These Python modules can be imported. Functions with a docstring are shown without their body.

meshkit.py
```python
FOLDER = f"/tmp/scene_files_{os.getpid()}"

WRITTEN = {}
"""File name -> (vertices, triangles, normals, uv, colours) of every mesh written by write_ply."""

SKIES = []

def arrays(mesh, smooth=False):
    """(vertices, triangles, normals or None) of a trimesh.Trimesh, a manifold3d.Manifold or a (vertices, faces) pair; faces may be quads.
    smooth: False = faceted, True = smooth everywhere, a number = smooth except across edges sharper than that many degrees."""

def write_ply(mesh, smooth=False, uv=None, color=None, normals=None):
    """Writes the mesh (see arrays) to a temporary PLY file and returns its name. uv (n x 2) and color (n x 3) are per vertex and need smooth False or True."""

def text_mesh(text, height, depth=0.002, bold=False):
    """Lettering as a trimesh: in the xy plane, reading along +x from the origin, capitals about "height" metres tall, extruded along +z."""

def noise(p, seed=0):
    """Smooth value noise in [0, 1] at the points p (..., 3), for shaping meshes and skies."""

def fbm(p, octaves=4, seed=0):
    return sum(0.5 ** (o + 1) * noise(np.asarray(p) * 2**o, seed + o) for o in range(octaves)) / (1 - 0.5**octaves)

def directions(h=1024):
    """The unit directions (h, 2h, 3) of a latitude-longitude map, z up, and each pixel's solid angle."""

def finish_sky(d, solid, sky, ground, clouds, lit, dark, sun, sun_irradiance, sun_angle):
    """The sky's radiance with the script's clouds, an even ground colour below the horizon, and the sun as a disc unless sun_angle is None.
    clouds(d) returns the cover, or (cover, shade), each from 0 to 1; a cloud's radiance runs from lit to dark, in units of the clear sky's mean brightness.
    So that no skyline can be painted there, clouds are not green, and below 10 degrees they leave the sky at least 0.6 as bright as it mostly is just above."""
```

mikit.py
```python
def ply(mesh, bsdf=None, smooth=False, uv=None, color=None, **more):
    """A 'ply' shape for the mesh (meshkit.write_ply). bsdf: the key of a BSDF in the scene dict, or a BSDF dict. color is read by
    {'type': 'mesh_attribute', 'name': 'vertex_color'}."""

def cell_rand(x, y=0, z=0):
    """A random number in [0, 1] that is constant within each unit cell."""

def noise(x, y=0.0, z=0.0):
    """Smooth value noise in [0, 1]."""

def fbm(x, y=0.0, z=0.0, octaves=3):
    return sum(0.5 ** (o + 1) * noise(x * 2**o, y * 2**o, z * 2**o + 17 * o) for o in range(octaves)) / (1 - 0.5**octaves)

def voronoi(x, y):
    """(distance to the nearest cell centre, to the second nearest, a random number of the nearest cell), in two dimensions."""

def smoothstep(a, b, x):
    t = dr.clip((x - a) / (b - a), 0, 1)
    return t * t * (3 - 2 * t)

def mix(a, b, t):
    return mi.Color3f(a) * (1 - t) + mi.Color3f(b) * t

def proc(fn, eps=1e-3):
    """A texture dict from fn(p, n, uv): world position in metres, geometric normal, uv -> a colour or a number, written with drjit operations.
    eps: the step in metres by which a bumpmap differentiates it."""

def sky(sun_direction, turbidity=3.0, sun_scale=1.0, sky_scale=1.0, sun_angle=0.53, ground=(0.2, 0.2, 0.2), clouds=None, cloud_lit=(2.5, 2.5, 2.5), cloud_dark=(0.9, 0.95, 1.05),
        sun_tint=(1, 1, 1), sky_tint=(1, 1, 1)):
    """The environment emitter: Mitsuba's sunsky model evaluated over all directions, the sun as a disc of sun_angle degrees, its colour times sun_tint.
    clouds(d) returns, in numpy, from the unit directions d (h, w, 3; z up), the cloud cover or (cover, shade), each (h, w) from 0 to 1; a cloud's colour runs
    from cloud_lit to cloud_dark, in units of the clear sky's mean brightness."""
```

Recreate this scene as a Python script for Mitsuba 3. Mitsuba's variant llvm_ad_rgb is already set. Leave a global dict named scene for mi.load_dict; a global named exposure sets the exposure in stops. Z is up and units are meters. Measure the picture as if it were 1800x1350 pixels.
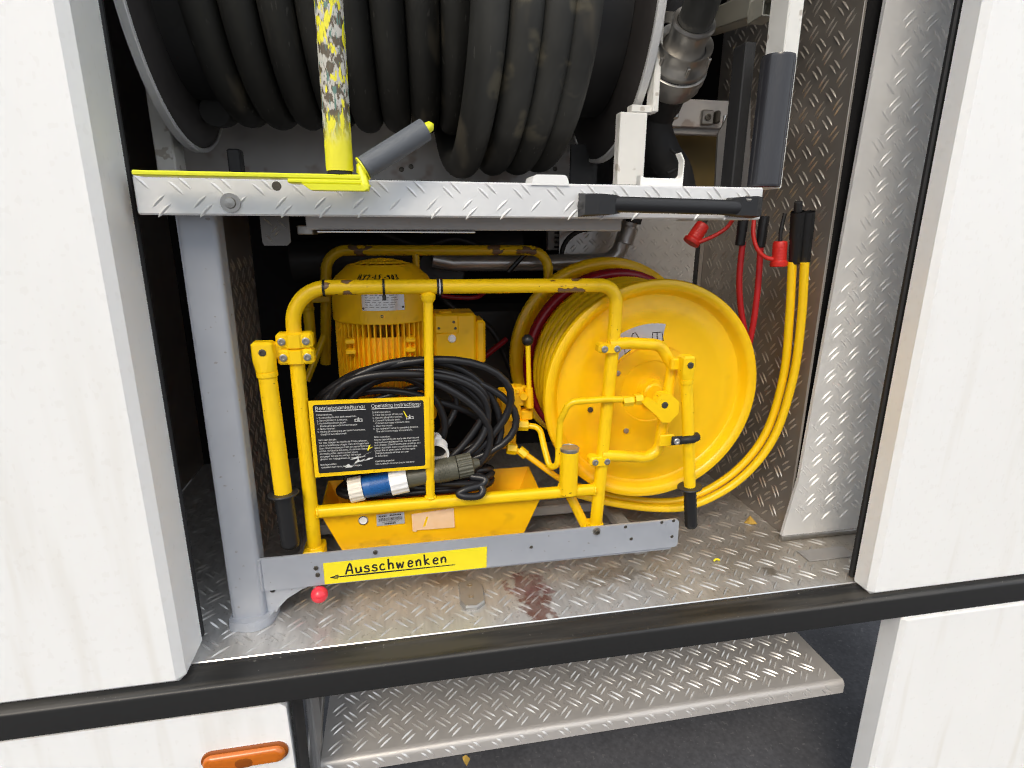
import math, random
import numpy as np, trimesh, drjit as dr, mitsuba as mi
from shapely.geometry import Polygon, box as sbox, Point
import mikit, meshkit
from mikit import proc, noise, fbm, voronoi, smoothstep, mix, cell_rand
T = mi.ScalarTransform4f
rng = random.Random(7); nrg = np.random.default_rng(7)
scene, labels = {}, {}

# ---------------------------------------------------------------- camera, sky, exposure
scene['camera'] = {'type': 'perspective', 'fov': 83.18, 'fov_axis': 'x', 'near_clip': 0.02, 'far_clip': 200.0,
                   'to_world': T().look_at(origin=[0, 0, 0.72], target=[0.18233903, 0.94625052, 0.72 - 0.26713746], up=[0.04427302, 0.26351512, 0.96363877])}
def overcast(d):
    return np.full(d.shape[:2], 1.0), np.clip(0.55 - 0.55 * d[..., 2] + 0.5 * (meshkit.fbm(d * 2.2, 3) - 0.5), 0, 1)
scene['sky'] = mikit.sky((-0.35, -0.75, 0.75), turbidity=3, sun_scale=0.22, sun_angle=24, sun_tint=(0.92, 0.98, 1.08), clouds=overcast, cloud_lit=(2.38, 2.5, 2.66), cloud_dark=(0.86, 0.95, 1.08), ground=(0.22, 0.22, 0.22))
exposure = 2.75

# ---------------------------------------------------------------- helpers
def taken(key):
    return key in scene or key in labels
def nk(key):
    if not taken(key): return key
    i = 1
    while taken('%s_%03d' % (key, i)): i += 1
    return '%s_%03d' % (key, i)
def obj(key, mesh, mat, smooth=35, **more):
    key = nk(key)
    scene[key] = mikit.ply(mesh, mat, smooth=smooth, **more)
    return key
def thing(key, label, cat, group=None):
    key = nk(key)
    labels[key] = {'label': label, 'category': cat}
    if group: labels[key]['group'] = group
    return key
def stuff(key):
    labels.setdefault(key, {})['kind'] = 'stuff'
    return key
def cat(*ms):
    return trimesh.util.concatenate([m for m in ms])
def A(*v): return np.array(v, float)
def unit(v):
    v = np.asarray(v, float); return v / np.linalg.norm(v)
def spline(pts, per=8, closed=False):
    p = np.asarray(pts, float)
    p = np.vstack([p[-1], p, p[0], p[1]]) if closed else np.vstack([2 * p[0] - p[1], p, 2 * p[-1] - p[-2]])
    t = np.linspace(0, 1, per, endpoint=False)[:, None]
    out = []
    for i in range(1, len(p) - 2):
        a, b, c, d = p[i - 1:i + 3]
        out.append(0.5 * (2 * b + (c - a) * t + (2 * a - 5 * b + 4 * c - d) * t**2 + (3 * b - a - 3 * c + d) * t**3))
    out = np.vstack(out)
    return out if closed else np.vstack([out, p[-2]])
def fillet(pts, rad, n=7):
    p = [np.asarray(q, float) for q in pts]; out = [p[0]]
    for i in range(1, len(p) - 1):
        a, b = unit(p[i - 1] - p[i]), unit(p[i + 1] - p[i])
        ang = math.acos(np.clip(a @ b, -1, 1))
        if ang > 3.05: out.append(p[i]); continue
        d = min(rad / math.tan(ang / 2), 0.48 * np.linalg.norm(p[i - 1] - p[i]), 0.48 * np.linalg.norm(p[i + 1] - p[i]))
        r = d * math.tan(ang / 2); c = p[i] + unit(a + b) * (r / math.sin(ang / 2))
        s, e = p[i] + a * d - c, p[i] + b * d - c
        th = math.acos(np.clip(unit(s) @ unit(e), -1, 1))
        for k in range(n + 1):
            u = k / n
            out.append(c + (s * math.sin((1 - u) * th) + e * math.sin(u * th)) / math.sin(th))
    out.append(p[-1])
    return np.array(out)
def tube(pts, r, n=14, closed=False, round_end=0.0):
    p = np.asarray(pts, float); m = len(p)
    r = np.broadcast_to(np.asarray(r, float), (m,))
    tan = np.roll(p, -1, 0) - np.roll(p, 1, 0) if closed else np.gradient(p, axis=0)
    tan /= np.linalg.norm(tan, axis=1, keepdims=True) + 1e-12
    x = np.cross(tan[0], [0.12, 0.3, 0.95] if abs(tan[0][2]) < 0.9 else [1, 0.1, 0]); x = unit(x)
    fr = []
    for i in range(m):
        x = unit(x - tan[i] * (x @ tan[i])); fr.append(x)
    fr = np.array(fr)
    if closed:
        y0 = np.cross(tan[0], fr[0]); e = unit(fr[-1] - tan[0] * (fr[-1] @ tan[0]))
        tw = math.atan2(e @ y0, e @ fr[0])
        yy = np.cross(tan, fr); a = -tw * np.linspace(0, 1, m)[:, None]
        fr = fr * np.cos(a) + yy * np.sin(a)
    yy = np.cross(tan, fr)
    th = np.linspace(0, 2 * np.pi, n, endpoint=False)
    v = p[:, None] + r[:, None, None] * (fr[:, None] * np.cos(th)[None, :, None] + yy[:, None] * np.sin(th)[None, :, None])
    v = v.reshape(-1, 3)
    f = []
    k = np.arange(n); k2 = (k + 1) % n
    for i in range(m if closed else m - 1):
        j = (i + 1) % m
        f += [np.stack([i * n + k, i * n + k2, j * n + k2], 1), np.stack([i * n + k, j * n + k2, j * n + k], 1)]
    if not closed:
        v = np.vstack([v, p[0] - tan[0] * round_end * r[0], p[-1] + tan[-1] * round_end * r[-1]])
        a, b = m * n, m * n + 1
        f += [np.stack([k2, k, k * 0 + a], 1), np.stack([(m - 1) * n + k, (m - 1) * n + k2, k * 0 + b], 1)]
    return trimesh.Trimesh(v, np.vstack(f), process=False)
def rod(a, b, r, n=16, r2=None):
    return tube([a, b], [r, r if r2 is None else r2], n)
def hull(pts):
    return trimesh.convex.convex_hull(np.asarray(pts, float))
def rbox(lo, hi, c=0.002):
    """a box from corner to corner with chamfered edges"""
    lo, hi = np.minimum(lo, hi), np.maximum(lo, hi)
    c = min(c, 0.45 * float((hi - lo).min()))
    pts = []
    for i in range(8):
        s = [(i >> k) & 1 for k in range(3)]
        for ax in range(3):
            q = [hi[k] - c if s[k] else lo[k] + c for k in range(3)]
            q[ax] = hi[ax] if s[ax] else lo[ax]
            pts.append(q)
    return hull(pts)
def frame_to(mesh, origin, U, V):
    """local x,y,z to U, V, UxV at origin"""
    U, V = unit(U), np.asarray(V, float); V = unit(V - U * (V @ U)); W = np.cross(U, V)
    M = np.eye(4); M[:3, 0], M[:3, 1], M[:3, 2], M[:3, 3] = U, V, W, origin
    m = mesh.copy(); m.apply_transform(M); return m
def along(mesh, a, b):
    """local z axis from a towards b"""
    w = unit(np.asarray(b, float) - a); u = np.cross([0, 0, 1], w) if abs(w[2]) < 0.95 else A(1, 0, 0)
    u = unit(u - w * (u @ w))
    return frame_to(mesh, a, u, np.cross(w, u))
def lathe(prof, n=32, a=(0, 0, 0), b=(0, 0, 1)):
    """profile [(r, z)...] turned round the axis from a towards b"""
    prof = np.asarray(prof, float); m = len(prof)
    th = np.linspace(0, 2 * np.pi, n, endpoint=False); k = np.arange(n); k2 = (k + 1) % n
    v = np.stack([prof[:, :1] * np.cos(th), prof[:, :1] * np.sin(th), np.repeat(prof[:, 1:], n, 1)], -1).reshape(-1, 3)
    f = []
    for i in range(m - 1):
        f += [np.stack([i * n + k, i * n + k2, (i + 1) * n + k2], 1), np.stack([i * n + k, (i + 1) * n + k2, (i + 1) * n + k], 1)]
    mesh = trimesh.Trimesh(v, np.vstack(f), process=False)
    return along(mesh, np.asarray(a, float), b)
def prism(poly, depth, origin=(0, 0, 0), U=(1, 0, 0), V=(0, 0, 1)):
    """a polygon in (U, V) pushed out along UxV (for U=x, V=z that is -y, towards the camera)"""
    poly = poly if hasattr(poly, 'exterior') else Polygon(poly)
    return frame_to(trimesh.creation.extrude_polygon(poly, depth, engine='earcut'), origin, U, V)
def xz(poly, y, depth):
    """polygon given in world x, z; front face at y - depth"""
    return prism(poly, depth, (0, y, 0), (1, 0, 0), (0, 0, 1))
def bolt(c, n, r=0.006, h=0.004):
    c, n = np.asarray(c, float), unit(n)
    return lathe([(0, -0.001), (r, -0.001), (r, h * 0.8), (r * 0.85, h), (r * 0.5, h), (r * 0.42, h * 0.4), (0, h * 0.4)], 14, c, c + n)
def washer(c, n, r=0.008, h=0.0015):
    c, n = np.asarray(c, float), unit(n)
    return lathe([(r, -0.001), (r, h), (0, h)], 16, c, c + n)
def tread(O, U, V, lu, lv, pitch, inside=None, h=0.0023, phase=(0.2, 0.3), swap=False, margin=0.002, length=0.66, width=0.115, gap=0.24):
    """raised bars of a chequer plate in pairs that alternate in direction; normal UxV"""
    U, V = unit(U), unit(V); N = np.cross(U, V); O = np.asarray(O, float)
    s = np.array([-0.5, -0.27, 0, 0.27, 0.5]); w = np.array([0.05, 0.40, 0.5, 0.40, 0.05]); z = np.array([0.0, 0.85, 1, 0.85, 0.0])
    tmpl = np.concatenate([np.stack([s, -w, s * 0 - 0.2], 1), np.stack([s, s * 0, z], 1), np.stack([s, w, s * 0 - 0.2], 1)])
    fa = []
    for i in range(4):
        for a, b in ((0, 5), (5, 10)):
            fa += [[a + i, a + i + 1, b + i + 1], [a + i, b + i + 1, b + i]]
    fa = np.array(fa)
    vs, fs, c = [], [], 0
    for i in range(-1, int(lu / pitch) + 2):
        for j in range(-1, int(lv / pitch) + 2):
            for half in (0, 1):
                u0, v0 = (i + phase[0] + 0.5 * half) * pitch, (j + phase[1] + 0.5 * half) * pitch
                ang = math.radians(45 if (half == 0) != swap else -45) + rng.uniform(-.03, .03)
                d, e = A(math.cos(ang), math.sin(ang)), A(-math.sin(ang), math.cos(ang))
                for k in (-0.5, 0.5):
                    q = A(u0, v0) + e * k * gap * pitch + d * k * 0.06 * pitch
                    L = length * pitch * rng.uniform(0.93, 1.03); hh = h * rng.uniform(0.8, 1.1)
                    ends = [q + d * L / 2, q - d * L / 2]
                    if not all(margin < x[0] < lu - margin and margin < x[1] < lv - margin for x in ends): continue
                    if inside is not None and not all(inside(*x) for x in ends): continue
                    p2 = q + np.outer(tmpl[:, 0] * L, d) + np.outer(tmpl[:, 1] * width * pitch + 0.018 * pitch * (1 - 4 * tmpl[:, 0]**2), e)
                    vs.append(O + np.outer(p2[:, 0], U) + np.outer(p2[:, 1], V) + np.outer(tmpl[:, 2] * hh, N)); fs.append(fa + c); c += 15
    return trimesh.Trimesh(np.vstack(vs), np.vstack(fs), process=False)

# ---------------------------------------------------------------- materials
def mat(name, rgb, rough=0.5, metal=0.0, spec=0.5, two=True, bump=None, **more):
    col = rgb if isinstance(rgb, dict) else {'type': 'rgb', 'value': list(rgb)}
    b = {'type': 'principled', 'base_color': col, 'roughness': rough if isinstance(rough, dict) else float(rough), 'metallic': float(metal), 'specular': float(spec), **more}
    if bump: b = {'type': 'bumpmap', 'arbitrary': bump[0], 'scale': bump[1], 'bsdf': b}
    scene[name] = {'type': 'twosided', 'bsdf': b} if two else b
    return name
C3 = mi.Color3f
def blob(p, x, y, rx, ry, k=18.0, amt=0.5, lo=0.45, hi=1.15):
    """soft-edged irregular patch on the floor"""
    d = dr.sqrt(dr.square((p.x - x) / rx) + dr.square((p.y - y) / ry)) + amt * (fbm(p.x * k * 2, p.y * k * 2, 3) - 0.5)
    return 1 - smoothstep(lo, hi, d)
def floor_fn(p, n, uv):
    g = fbm(p.x * 9, p.y * 9, 1.0, 4); s = fbm(p.x * 160, p.y * 30, 2.0, 2)
    c = mix((0.455, 0.45, 0.44), (0.585, 0.58, 0.575), g) * (0.86 + 0.28 * s)
    dirt = smoothstep(0.45, 0.75, fbm(p.x * 5 + 3, p.y * 5, 5.0, 4)) * smoothstep(0.40, 0.55, p.x)
    c = mix(c, (0.33, 0.285, 0.215), dirt * 0.5)
    c = mix(c, (0.30, 0.25, 0.19), smoothstep(0.50, 0.9, p.x) * 0.40 * smoothstep(0.98, 1.05, p.y))
    wv = 0.45 + 0.5 * fbm(p.x * 70, p.y * 50, 3.0, 3)
    c = mix(c, (0.20, 0.065, 0.065), blob(p, WET0[0], WET0[1], 0.044, 0.066, 30, 1.3, 0.6, 1.0) * wv)
    c = mix(c, (0.20, 0.08, 0.055), blob(p, WET1[0], WET1[1], 0.042, 0.05, 34, 1.4, 0.6, 1.0) * wv * 1.1)
    c = mix(c, (0.2, 0.175, 0.15), blob(p, WET2[0], WET2[1], 0.075, 0.035, 30, 1.7) * 0.6)
    c = mix(c, (0.36, 0.25, 0.12), blob(p, RST[0], RST[1], 0.06, 0.04, 20, 0.8) * 0.55)
    c = mix(c, (0.14, 0.12, 0.09), blob(p, SPT[0], SPT[1], 0.02, 0.02, 60, 0.9) * 0.7)
    d = smoothstep(0.74, 0.80, fbm(p.x * 190, p.y * 150, 9.0, 2)) * 0.3
    return mix(c, (0.16, 0.13, 0.1), d)
WET0, WET1, WET2, RST, SPT = (0.2317, 1.0112, 0.0000), (0.2337, 0.9330, 0.0000), (0.4146, 1.0146, 0.0000), (0.0614, 1.0828, 0.0000), (0.7578, 0.9715, 0.0000)
mat('floor_metal', proc(floor_fn), 0.42, 0.55)
def tread_fn(p, n, uv):
    g = fbm(p.x * 7, p.y * 7 + 3, p.z * 7, 3)
    return mix((0.48, 0.45, 0.42), (0.60, 0.575, 0.55), g)
mat('tread_metal', proc(tread_fn), 0.42, 0.35)
def wall_fn(p, n, uv):
    g = fbm(p.x * 6, p.y * 6 + 3, p.z * 6, 4)
    return mix((0.34, 0.30, 0.26), (0.48, 0.45, 0.42), g)
mat('wall_metal', proc(wall_fn), 0.38, 0.7)
mat('floor_bar', proc(lambda p, n, uv: floor_fn(p, n, uv) * 0.7 + mi.Color3f(0.20, 0.198, 0.192)), 0.32, 0.65)
mat('rear_metal', proc(lambda p, n, uv: mix((0.50, 0.485, 0.465), (0.62, 0.61, 0.595), fbm(p.x * 7, p.y * 7, p.z * 7, 3))), 0.38, 0.4)
mat('bar_bright', (0.80, 0.775, 0.74), 0.28, 0.7)
mat('bar_dull', (0.66, 0.61, 0.55), 0.30, 0.75)
def white_alu_fn(p, n, uv):
    g = fbm(p.x * 12, p.y * 12, p.z * 12, 4)
    return mix((0.66, 0.66, 0.66), (0.80, 0.80, 0.79), g)
mat('white_plate', proc(white_alu_fn), 0.42, 0.25)
def body_fn(p, n, uv):
    g = fbm(p.x * 3, p.y * 3, p.z * 1.2, 4); s = smoothstep(0.70, 0.78, fbm(p.x * 160, p.y * 160, p.z * 90, 2))
    st = smoothstep(0.52, 0.8, fbm(p.x * 34, 2.0, p.z * 2.2, 4)) * smoothstep(0.9, 0.0, p.z)
    c = mix((0.79, 0.785, 0.765), (0.83, 0.83, 0.82), g)
    c = mix(c, (0.62, 0.58, 0.50), st * 0.28)
    return mix(c, (0.5, 0.46, 0.4), s * 0.08)
mat('white_paint', proc(body_fn), 0.30, clearcoat=0.6)
def scuffed(p, n, uv):
    s = smoothstep(0.66, 0.72, fbm(p.x * 40, p.y * 40, p.z * 40, 3))
    return mix((0.74, 0.73, 0.69), (0.32, 0.26, 0.19), s * 0.6)
mat('white_scuffed', proc(scuffed), 0.45)
def grey_fn(p, n, uv):
    g = fbm(p.x * 14, p.y * 14, p.z * 14, 4)
    c = mix((0.315, 0.335, 0.375), (0.39, 0.41, 0.45), g)
    s = smoothstep(0.80, 0.84, fbm(p.x * 120 + 5, p.y * 120, p.z * 120, 2))
    return mix(c, (0.22, 0.19, 0.17), s * 0.6)
mat('grey_paint', proc(grey_fn), 0.30, 0.15, clearcoat=0.3)
mat('grey_dull', (0.30, 0.29, 0.28), 0.5, 0.2)
def panel_fn(p, n, uv):
    g = fbm(p.x * 9, p.y * 9, p.z * 9, 4); s = smoothstep(0.60, 0.75, fbm(p.x * 25, p.y * 25, p.z * 25, 3))
    return mix(mix((0.40, 0.385, 0.37), (0.54, 0.52, 0.51), g), (0.24, 0.14, 0.09), s * 0.5)
mat('grey_panel', proc(panel_fn), 0.5, 0.2)
def sill_fn(p, n, uv):
    g = fbm(p.x * 5, p.y * 60, p.z * 60, 4)
    s = smoothstep(0.80, 0.84, fbm(p.x * 260, p.y * 260, p.z * 260, 2))
    c = mix((0.018, 0.018, 0.018), (0.052, 0.048, 0.042), smoothstep(0.35, 0.7, g) * smoothstep(-0.006, -0.001, p.z))
    return mix(c, (0.3, 0.28, 0.25), s * 0.35 * smoothstep(-0.006, -0.001, p.z))
mat('sill_rubber', proc(sill_fn), 0.42, spec=0.45)
mat('black_plastic', (0.011, 0.011, 0.012), 0.40)
mat('black_rubber', (0.014, 0.014, 0.015), 0.6)
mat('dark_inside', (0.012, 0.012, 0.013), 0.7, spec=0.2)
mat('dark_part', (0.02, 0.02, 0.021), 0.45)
def hose_fn(p, n, uv):
    g = fbm(p.x * 16, p.y * 10, p.z * 10, 4)
    c = mix((0.009, 0.009, 0.0085), (0.026, 0.0255, 0.0225), g)
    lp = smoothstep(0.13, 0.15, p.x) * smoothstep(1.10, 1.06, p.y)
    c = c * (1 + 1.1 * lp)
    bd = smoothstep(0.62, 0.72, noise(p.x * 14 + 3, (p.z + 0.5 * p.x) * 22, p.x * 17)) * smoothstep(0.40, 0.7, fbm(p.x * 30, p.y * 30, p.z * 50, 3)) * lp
    c = mix(c, (0.12, 0.105, 0.07), bd * 0.7)
    sc = smoothstep(0.84, 0.90, noise(p.x * 300, p.y * 90, p.z * 40)) * 0.2
    c = mix(c, (0.14, 0.135, 0.12), sc * smoothstep(0.5, 0.6, fbm(p.x * 12, p.y * 12, p.z * 12 + 4, 2)))
    m = smoothstep(0.62, 0.78, fbm(p.x * 26 + 9, p.y * 7, p.z * 7 + p.x * 9, 3))
    return mix(c, (0.095, 0.080, 0.055), m * 0.6)
mat('hose_rubber', proc(hose_fn), 0.55, spec=0.4)
mat('cable_rubber', (0.013, 0.013, 0.015), 0.36, spec=0.5)
mat('flange_black', proc(lambda p, n, uv: mix((0.036, 0.033, 0.033), (0.055, 0.051, 0.050), fbm(p.x * 20, p.y * 20, p.z * 20, 4))), 0.40, spec=0.5)
def yellow_fn(p, n, uv):
    g = fbm(p.x * 10, p.y * 10, p.z * 10, 3)
    c = mix((0.89, 0.55, 0.002), (0.93, 0.61, 0.003), g)
    dots = smoothstep(0.82, 0.86, fbm(p.x * 190, p.y * 190, p.z * 190, 2)) * smoothstep(0.48, 0.66, fbm(p.x * 14 + 4, p.y * 14, p.z * 14, 3))
    c = mix(c, (0.16, 0.06, 0.015), dots * 0.8)
    d = smoothstep(0.58, 0.85, fbm(p.x * 22, p.y * 22, p.z * 22 + 7, 3))
    return mix(c, (0.45, 0.24, 0.01), d * 0.32)
mat('yellow_paint', proc(yellow_fn), 0.33)
def worn_fn(p, n, uv):
    c = yellow_fn(p, n, uv)
    ch = fbm(p.x * 55, p.y * 75, p.z * 75, 3) 
    z = smoothstep(0.0, 0.02, p.x - 0.265) * (1 - smoothstep(0.335, 0.355, p.x)) + 0.55 * smoothstep(0, 0.01, p.x + 0.135) * (1 - smoothstep(-0.062, -0.05, p.x))
    z = dr.maximum(z, smoothstep(1.35, 1.4, p.y) * (smoothstep(0.20, 0.24, p.x) * (1 - smoothstep(0.31, 0.33, p.x)) + 1.25 * smoothstep(-0.135, -0.13, p.x) * (1 - smoothstep(-0.075, -0.065, p.x))))
    m = smoothstep(0.60, 0.63, ch + 0.10 * (z - 0.45)) * smoothstep(0.1, 0.4, z) * smoothstep(0.55, 0.56, p.z)
    c = mix(c, (0.14, 0.05, 0.02), m * 0.9)
    m2 = smoothstep(0.66, 0.68, ch + 0.10 * (z - 0.5)) * smoothstep(0.1, 0.4, z) * smoothstep(0.55, 0.56, p.z)
    return mix(c, (0.22, 0.15, 0.11), m2 * 0.6)
mat('yellow_disc', proc(lambda p, n, uv: mix(mix((0.88, 0.52, 0.002), (0.92, 0.575, 0.003), fbm(p.x * 7, p.y * 7, p.z * 7, 3)), (0.55, 0.30, 0.01), smoothstep(0.62, 0.9, fbm(p.x * 20, p.y * 20, p.z * 20, 3)) * 0.25)), 0.30)
mat('yellow_worn', proc(worn_fn), 0.33)
def orange_fn(p, n, uv):
    g = fbm(p.x * 14, p.y * 14, p.z * 14, 3)
    return mix(mix((0.89, 0.48, 0.002), (0.93, 0.535, 0.003), g), (0.4, 0.2, 0.01), smoothstep(0.6, 0.85, fbm(p.x * 30, p.y * 30, p.z * 30, 3)) * 0.4)
mat('motor_paint', proc(orange_fn), 0.38)
mat('yellow_hose', (0.88, 0.56, 0.004), 0.36)
mat('red_hose', (0.50, 0.018, 0.022), 0.36)
mat('dark_red_hose', (0.28, 0.006, 0.016), 0.33)
mat('red_plastic', (0.60, 0.025, 0.018), 0.38)
mat('red_ball', (0.75, 0.03, 0.05), 0.25, clearcoat=0.6)
def lever_fn(p, n, uv):
    a = fbm(p.x * 300, p.y * 300, p.z * 62, 4); b = fbm(p.x * 230 + 7, p.y * 230, p.z * 90, 4)
    t = smoothstep(0.825, 0.875, p.z + 0.03 * noise(p.x * 90, p.y * 90, 3.0))
    c = mi.Color3f(0.78, 0.72, 0.02)
    w = mix((0.52, 0.50, 0.44), (0.10, 0.075, 0.045), smoothstep(0.44, 0.56, b))
    w = mix(w, (0.10, 0.20, 0.16), smoothstep(0.60, 0.68, a))
    return mix(c, w, t * smoothstep(0.40, 0.445, a * 0.5 + fbm(p.x * 90, p.y * 90, p.z * 40 + 5, 3) * 0.5))
mat('lime_worn', proc(lever_fn), 0.4, clearcoat=0.3)
mat('lime_paint', (0.72, 0.72, 0.02), 0.35)
mat('foam_grey', (0.105, 0.115, 0.130), 0.62)
mat('tube_grey', (0.022, 0.022, 0.027), 0.20, clearcoat=0.7)
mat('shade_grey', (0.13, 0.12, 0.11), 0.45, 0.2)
mat('cast_alu', proc(lambda p, n, uv: mix((0.28, 0.265, 0.245), (0.46, 0.445, 0.42), fbm(p.x * 60, p.y * 40, p.z * 40, 3))), 0.33, 0.85)
mat('bare_alu', (0.72, 0.71, 0.70), 0.28, 0.9)
mat('pipe_steel', proc(lambda p, n, uv: mix((0.42, 0.41, 0.40), (0.56, 0.55, 0.54), fbm(p.x * 20, p.y * 20, p.z * 20, 3))), 0.32, 0.8)
mat('zinc', (0.42, 0.40, 0.36), 0.35, 0.8)
mat('dark_bolt', (0.10, 0.09, 0.075), 0.4, 0.6)
mat('plate_black', (0.016, 0.016, 0.018), 0.36)
mat('print_white', (0.62, 0.62, 0.60), 0.5)
mat('bracket_alu', (0.30, 0.29, 0.275), 0.32, 0.4)
mat('ink_black', (0.012, 0.010, 0.010), 0.5)
mat('tape_yellow', (0.84, 0.70, 0.015), 0.42)
mat('sticker_peach', proc(lambda p, n, uv: mix((0.80, 0.52, 0.28), (0.84, 0.60, 0.40), fbm(p.x * 60, p.y * 60, p.z * 60, 3))), 0.55)
mat('sticker_silver', (0.50, 0.53, 0.58), 0.35, 0.3)
mat('sticker_white', (0.80, 0.80, 0.78), 0.5)
mat('blue_plastic', (0.012, 0.10, 0.32), 0.35)
mat('cream_plastic', (0.76, 0.70, 0.60), 0.45)
mat('bright_plastic', (0.84, 0.83, 0.81), 0.4)
mat('olive_plastic', (0.085, 0.083, 0.06), 0.45)
mat('amber', (0.52, 0.125, 0.003), 0.18, clearcoat=1.0)
mat('amber_dark', (0.25, 0.06, 0.004), 0.25)
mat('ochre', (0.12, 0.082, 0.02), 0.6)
mat('beige', (0.34, 0.33, 0.28), 0.5)
mat('leaf_dry', (0.48, 0.30, 0.06), 0.6)
def asphalt_fn(p, n, uv):
    c = mix((0.055, 0.055, 0.061), (0.095, 0.095, 0.103), fbm(p.x * 130, p.y * 130, 1.0, 4)) * (0.7 + 0.6 * fbm(p.x * 5, p.y * 5, 4.0, 3))
    return mix(c, (0.24, 0.23, 0.22), smoothstep(0.86, 0.92, noise(p.x * 150, p.y * 150, 7.0)) * 0.22)
mat('asphalt', proc(asphalt_fn), 0.8, spec=0.3)

# ---------------------------------------------------------------- ground
scene['ground'] = mikit.ply((A([-60, -60, -0.64], [60, -60, -0.64], [60, 60, -0.64], [-60, 60, -0.64]), np.array([[0, 1, 2, 3]])), 'asphalt')
labels['ground'] = {'label': 'dark asphalt under the truck', 'kind': 'structure'}

# ---------------------------------------------------------------- the truck body round the compartment
K = thing('fire_truck', 'white and aluminium truck body with an open side compartment and fold-out step', 'truck') + '__'
XL, XR = -0.62, 0.88
k = obj(K + 'floor_plate', rbox((XL, 0.9005, -0.012), (1.2, 1.80, 0), 0.0005), 'floor_metal')
def on_floor(u, v): return True
stuff(obj(k + '__tread_bar', tread((XL, 0.9, 0), (1, 0, 0), (0, 1, 0), 1.6, 0.75, 0.0565, phase=(0.1, 0.28)), 'floor_bar', 60))
obj(K + 'floor_trim', rbox((XL, 0.8985, -0.004), (1.2, 0.902, 0.0022), 0.0015), 'bare_alu')
prof = [(0.8962, 0.0), (0.888, 0.0006), (0.884, -0.0022), (0.856, -0.0022), (0.850, -0.0008), (0.8445, -0.0006), (0.841, -0.0025), (0.8395, -0.007), (0.839, -0.047), (0.842, -0.0505), (0.8962, -0.0505)]
sm = prism(Polygon(prof), 2.9, (-1.3, 0, 0), (0, 1, 0), (0, 0, 1))
obj(K + 'door_sill', sm, 'sill_rubber', 50)
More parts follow.
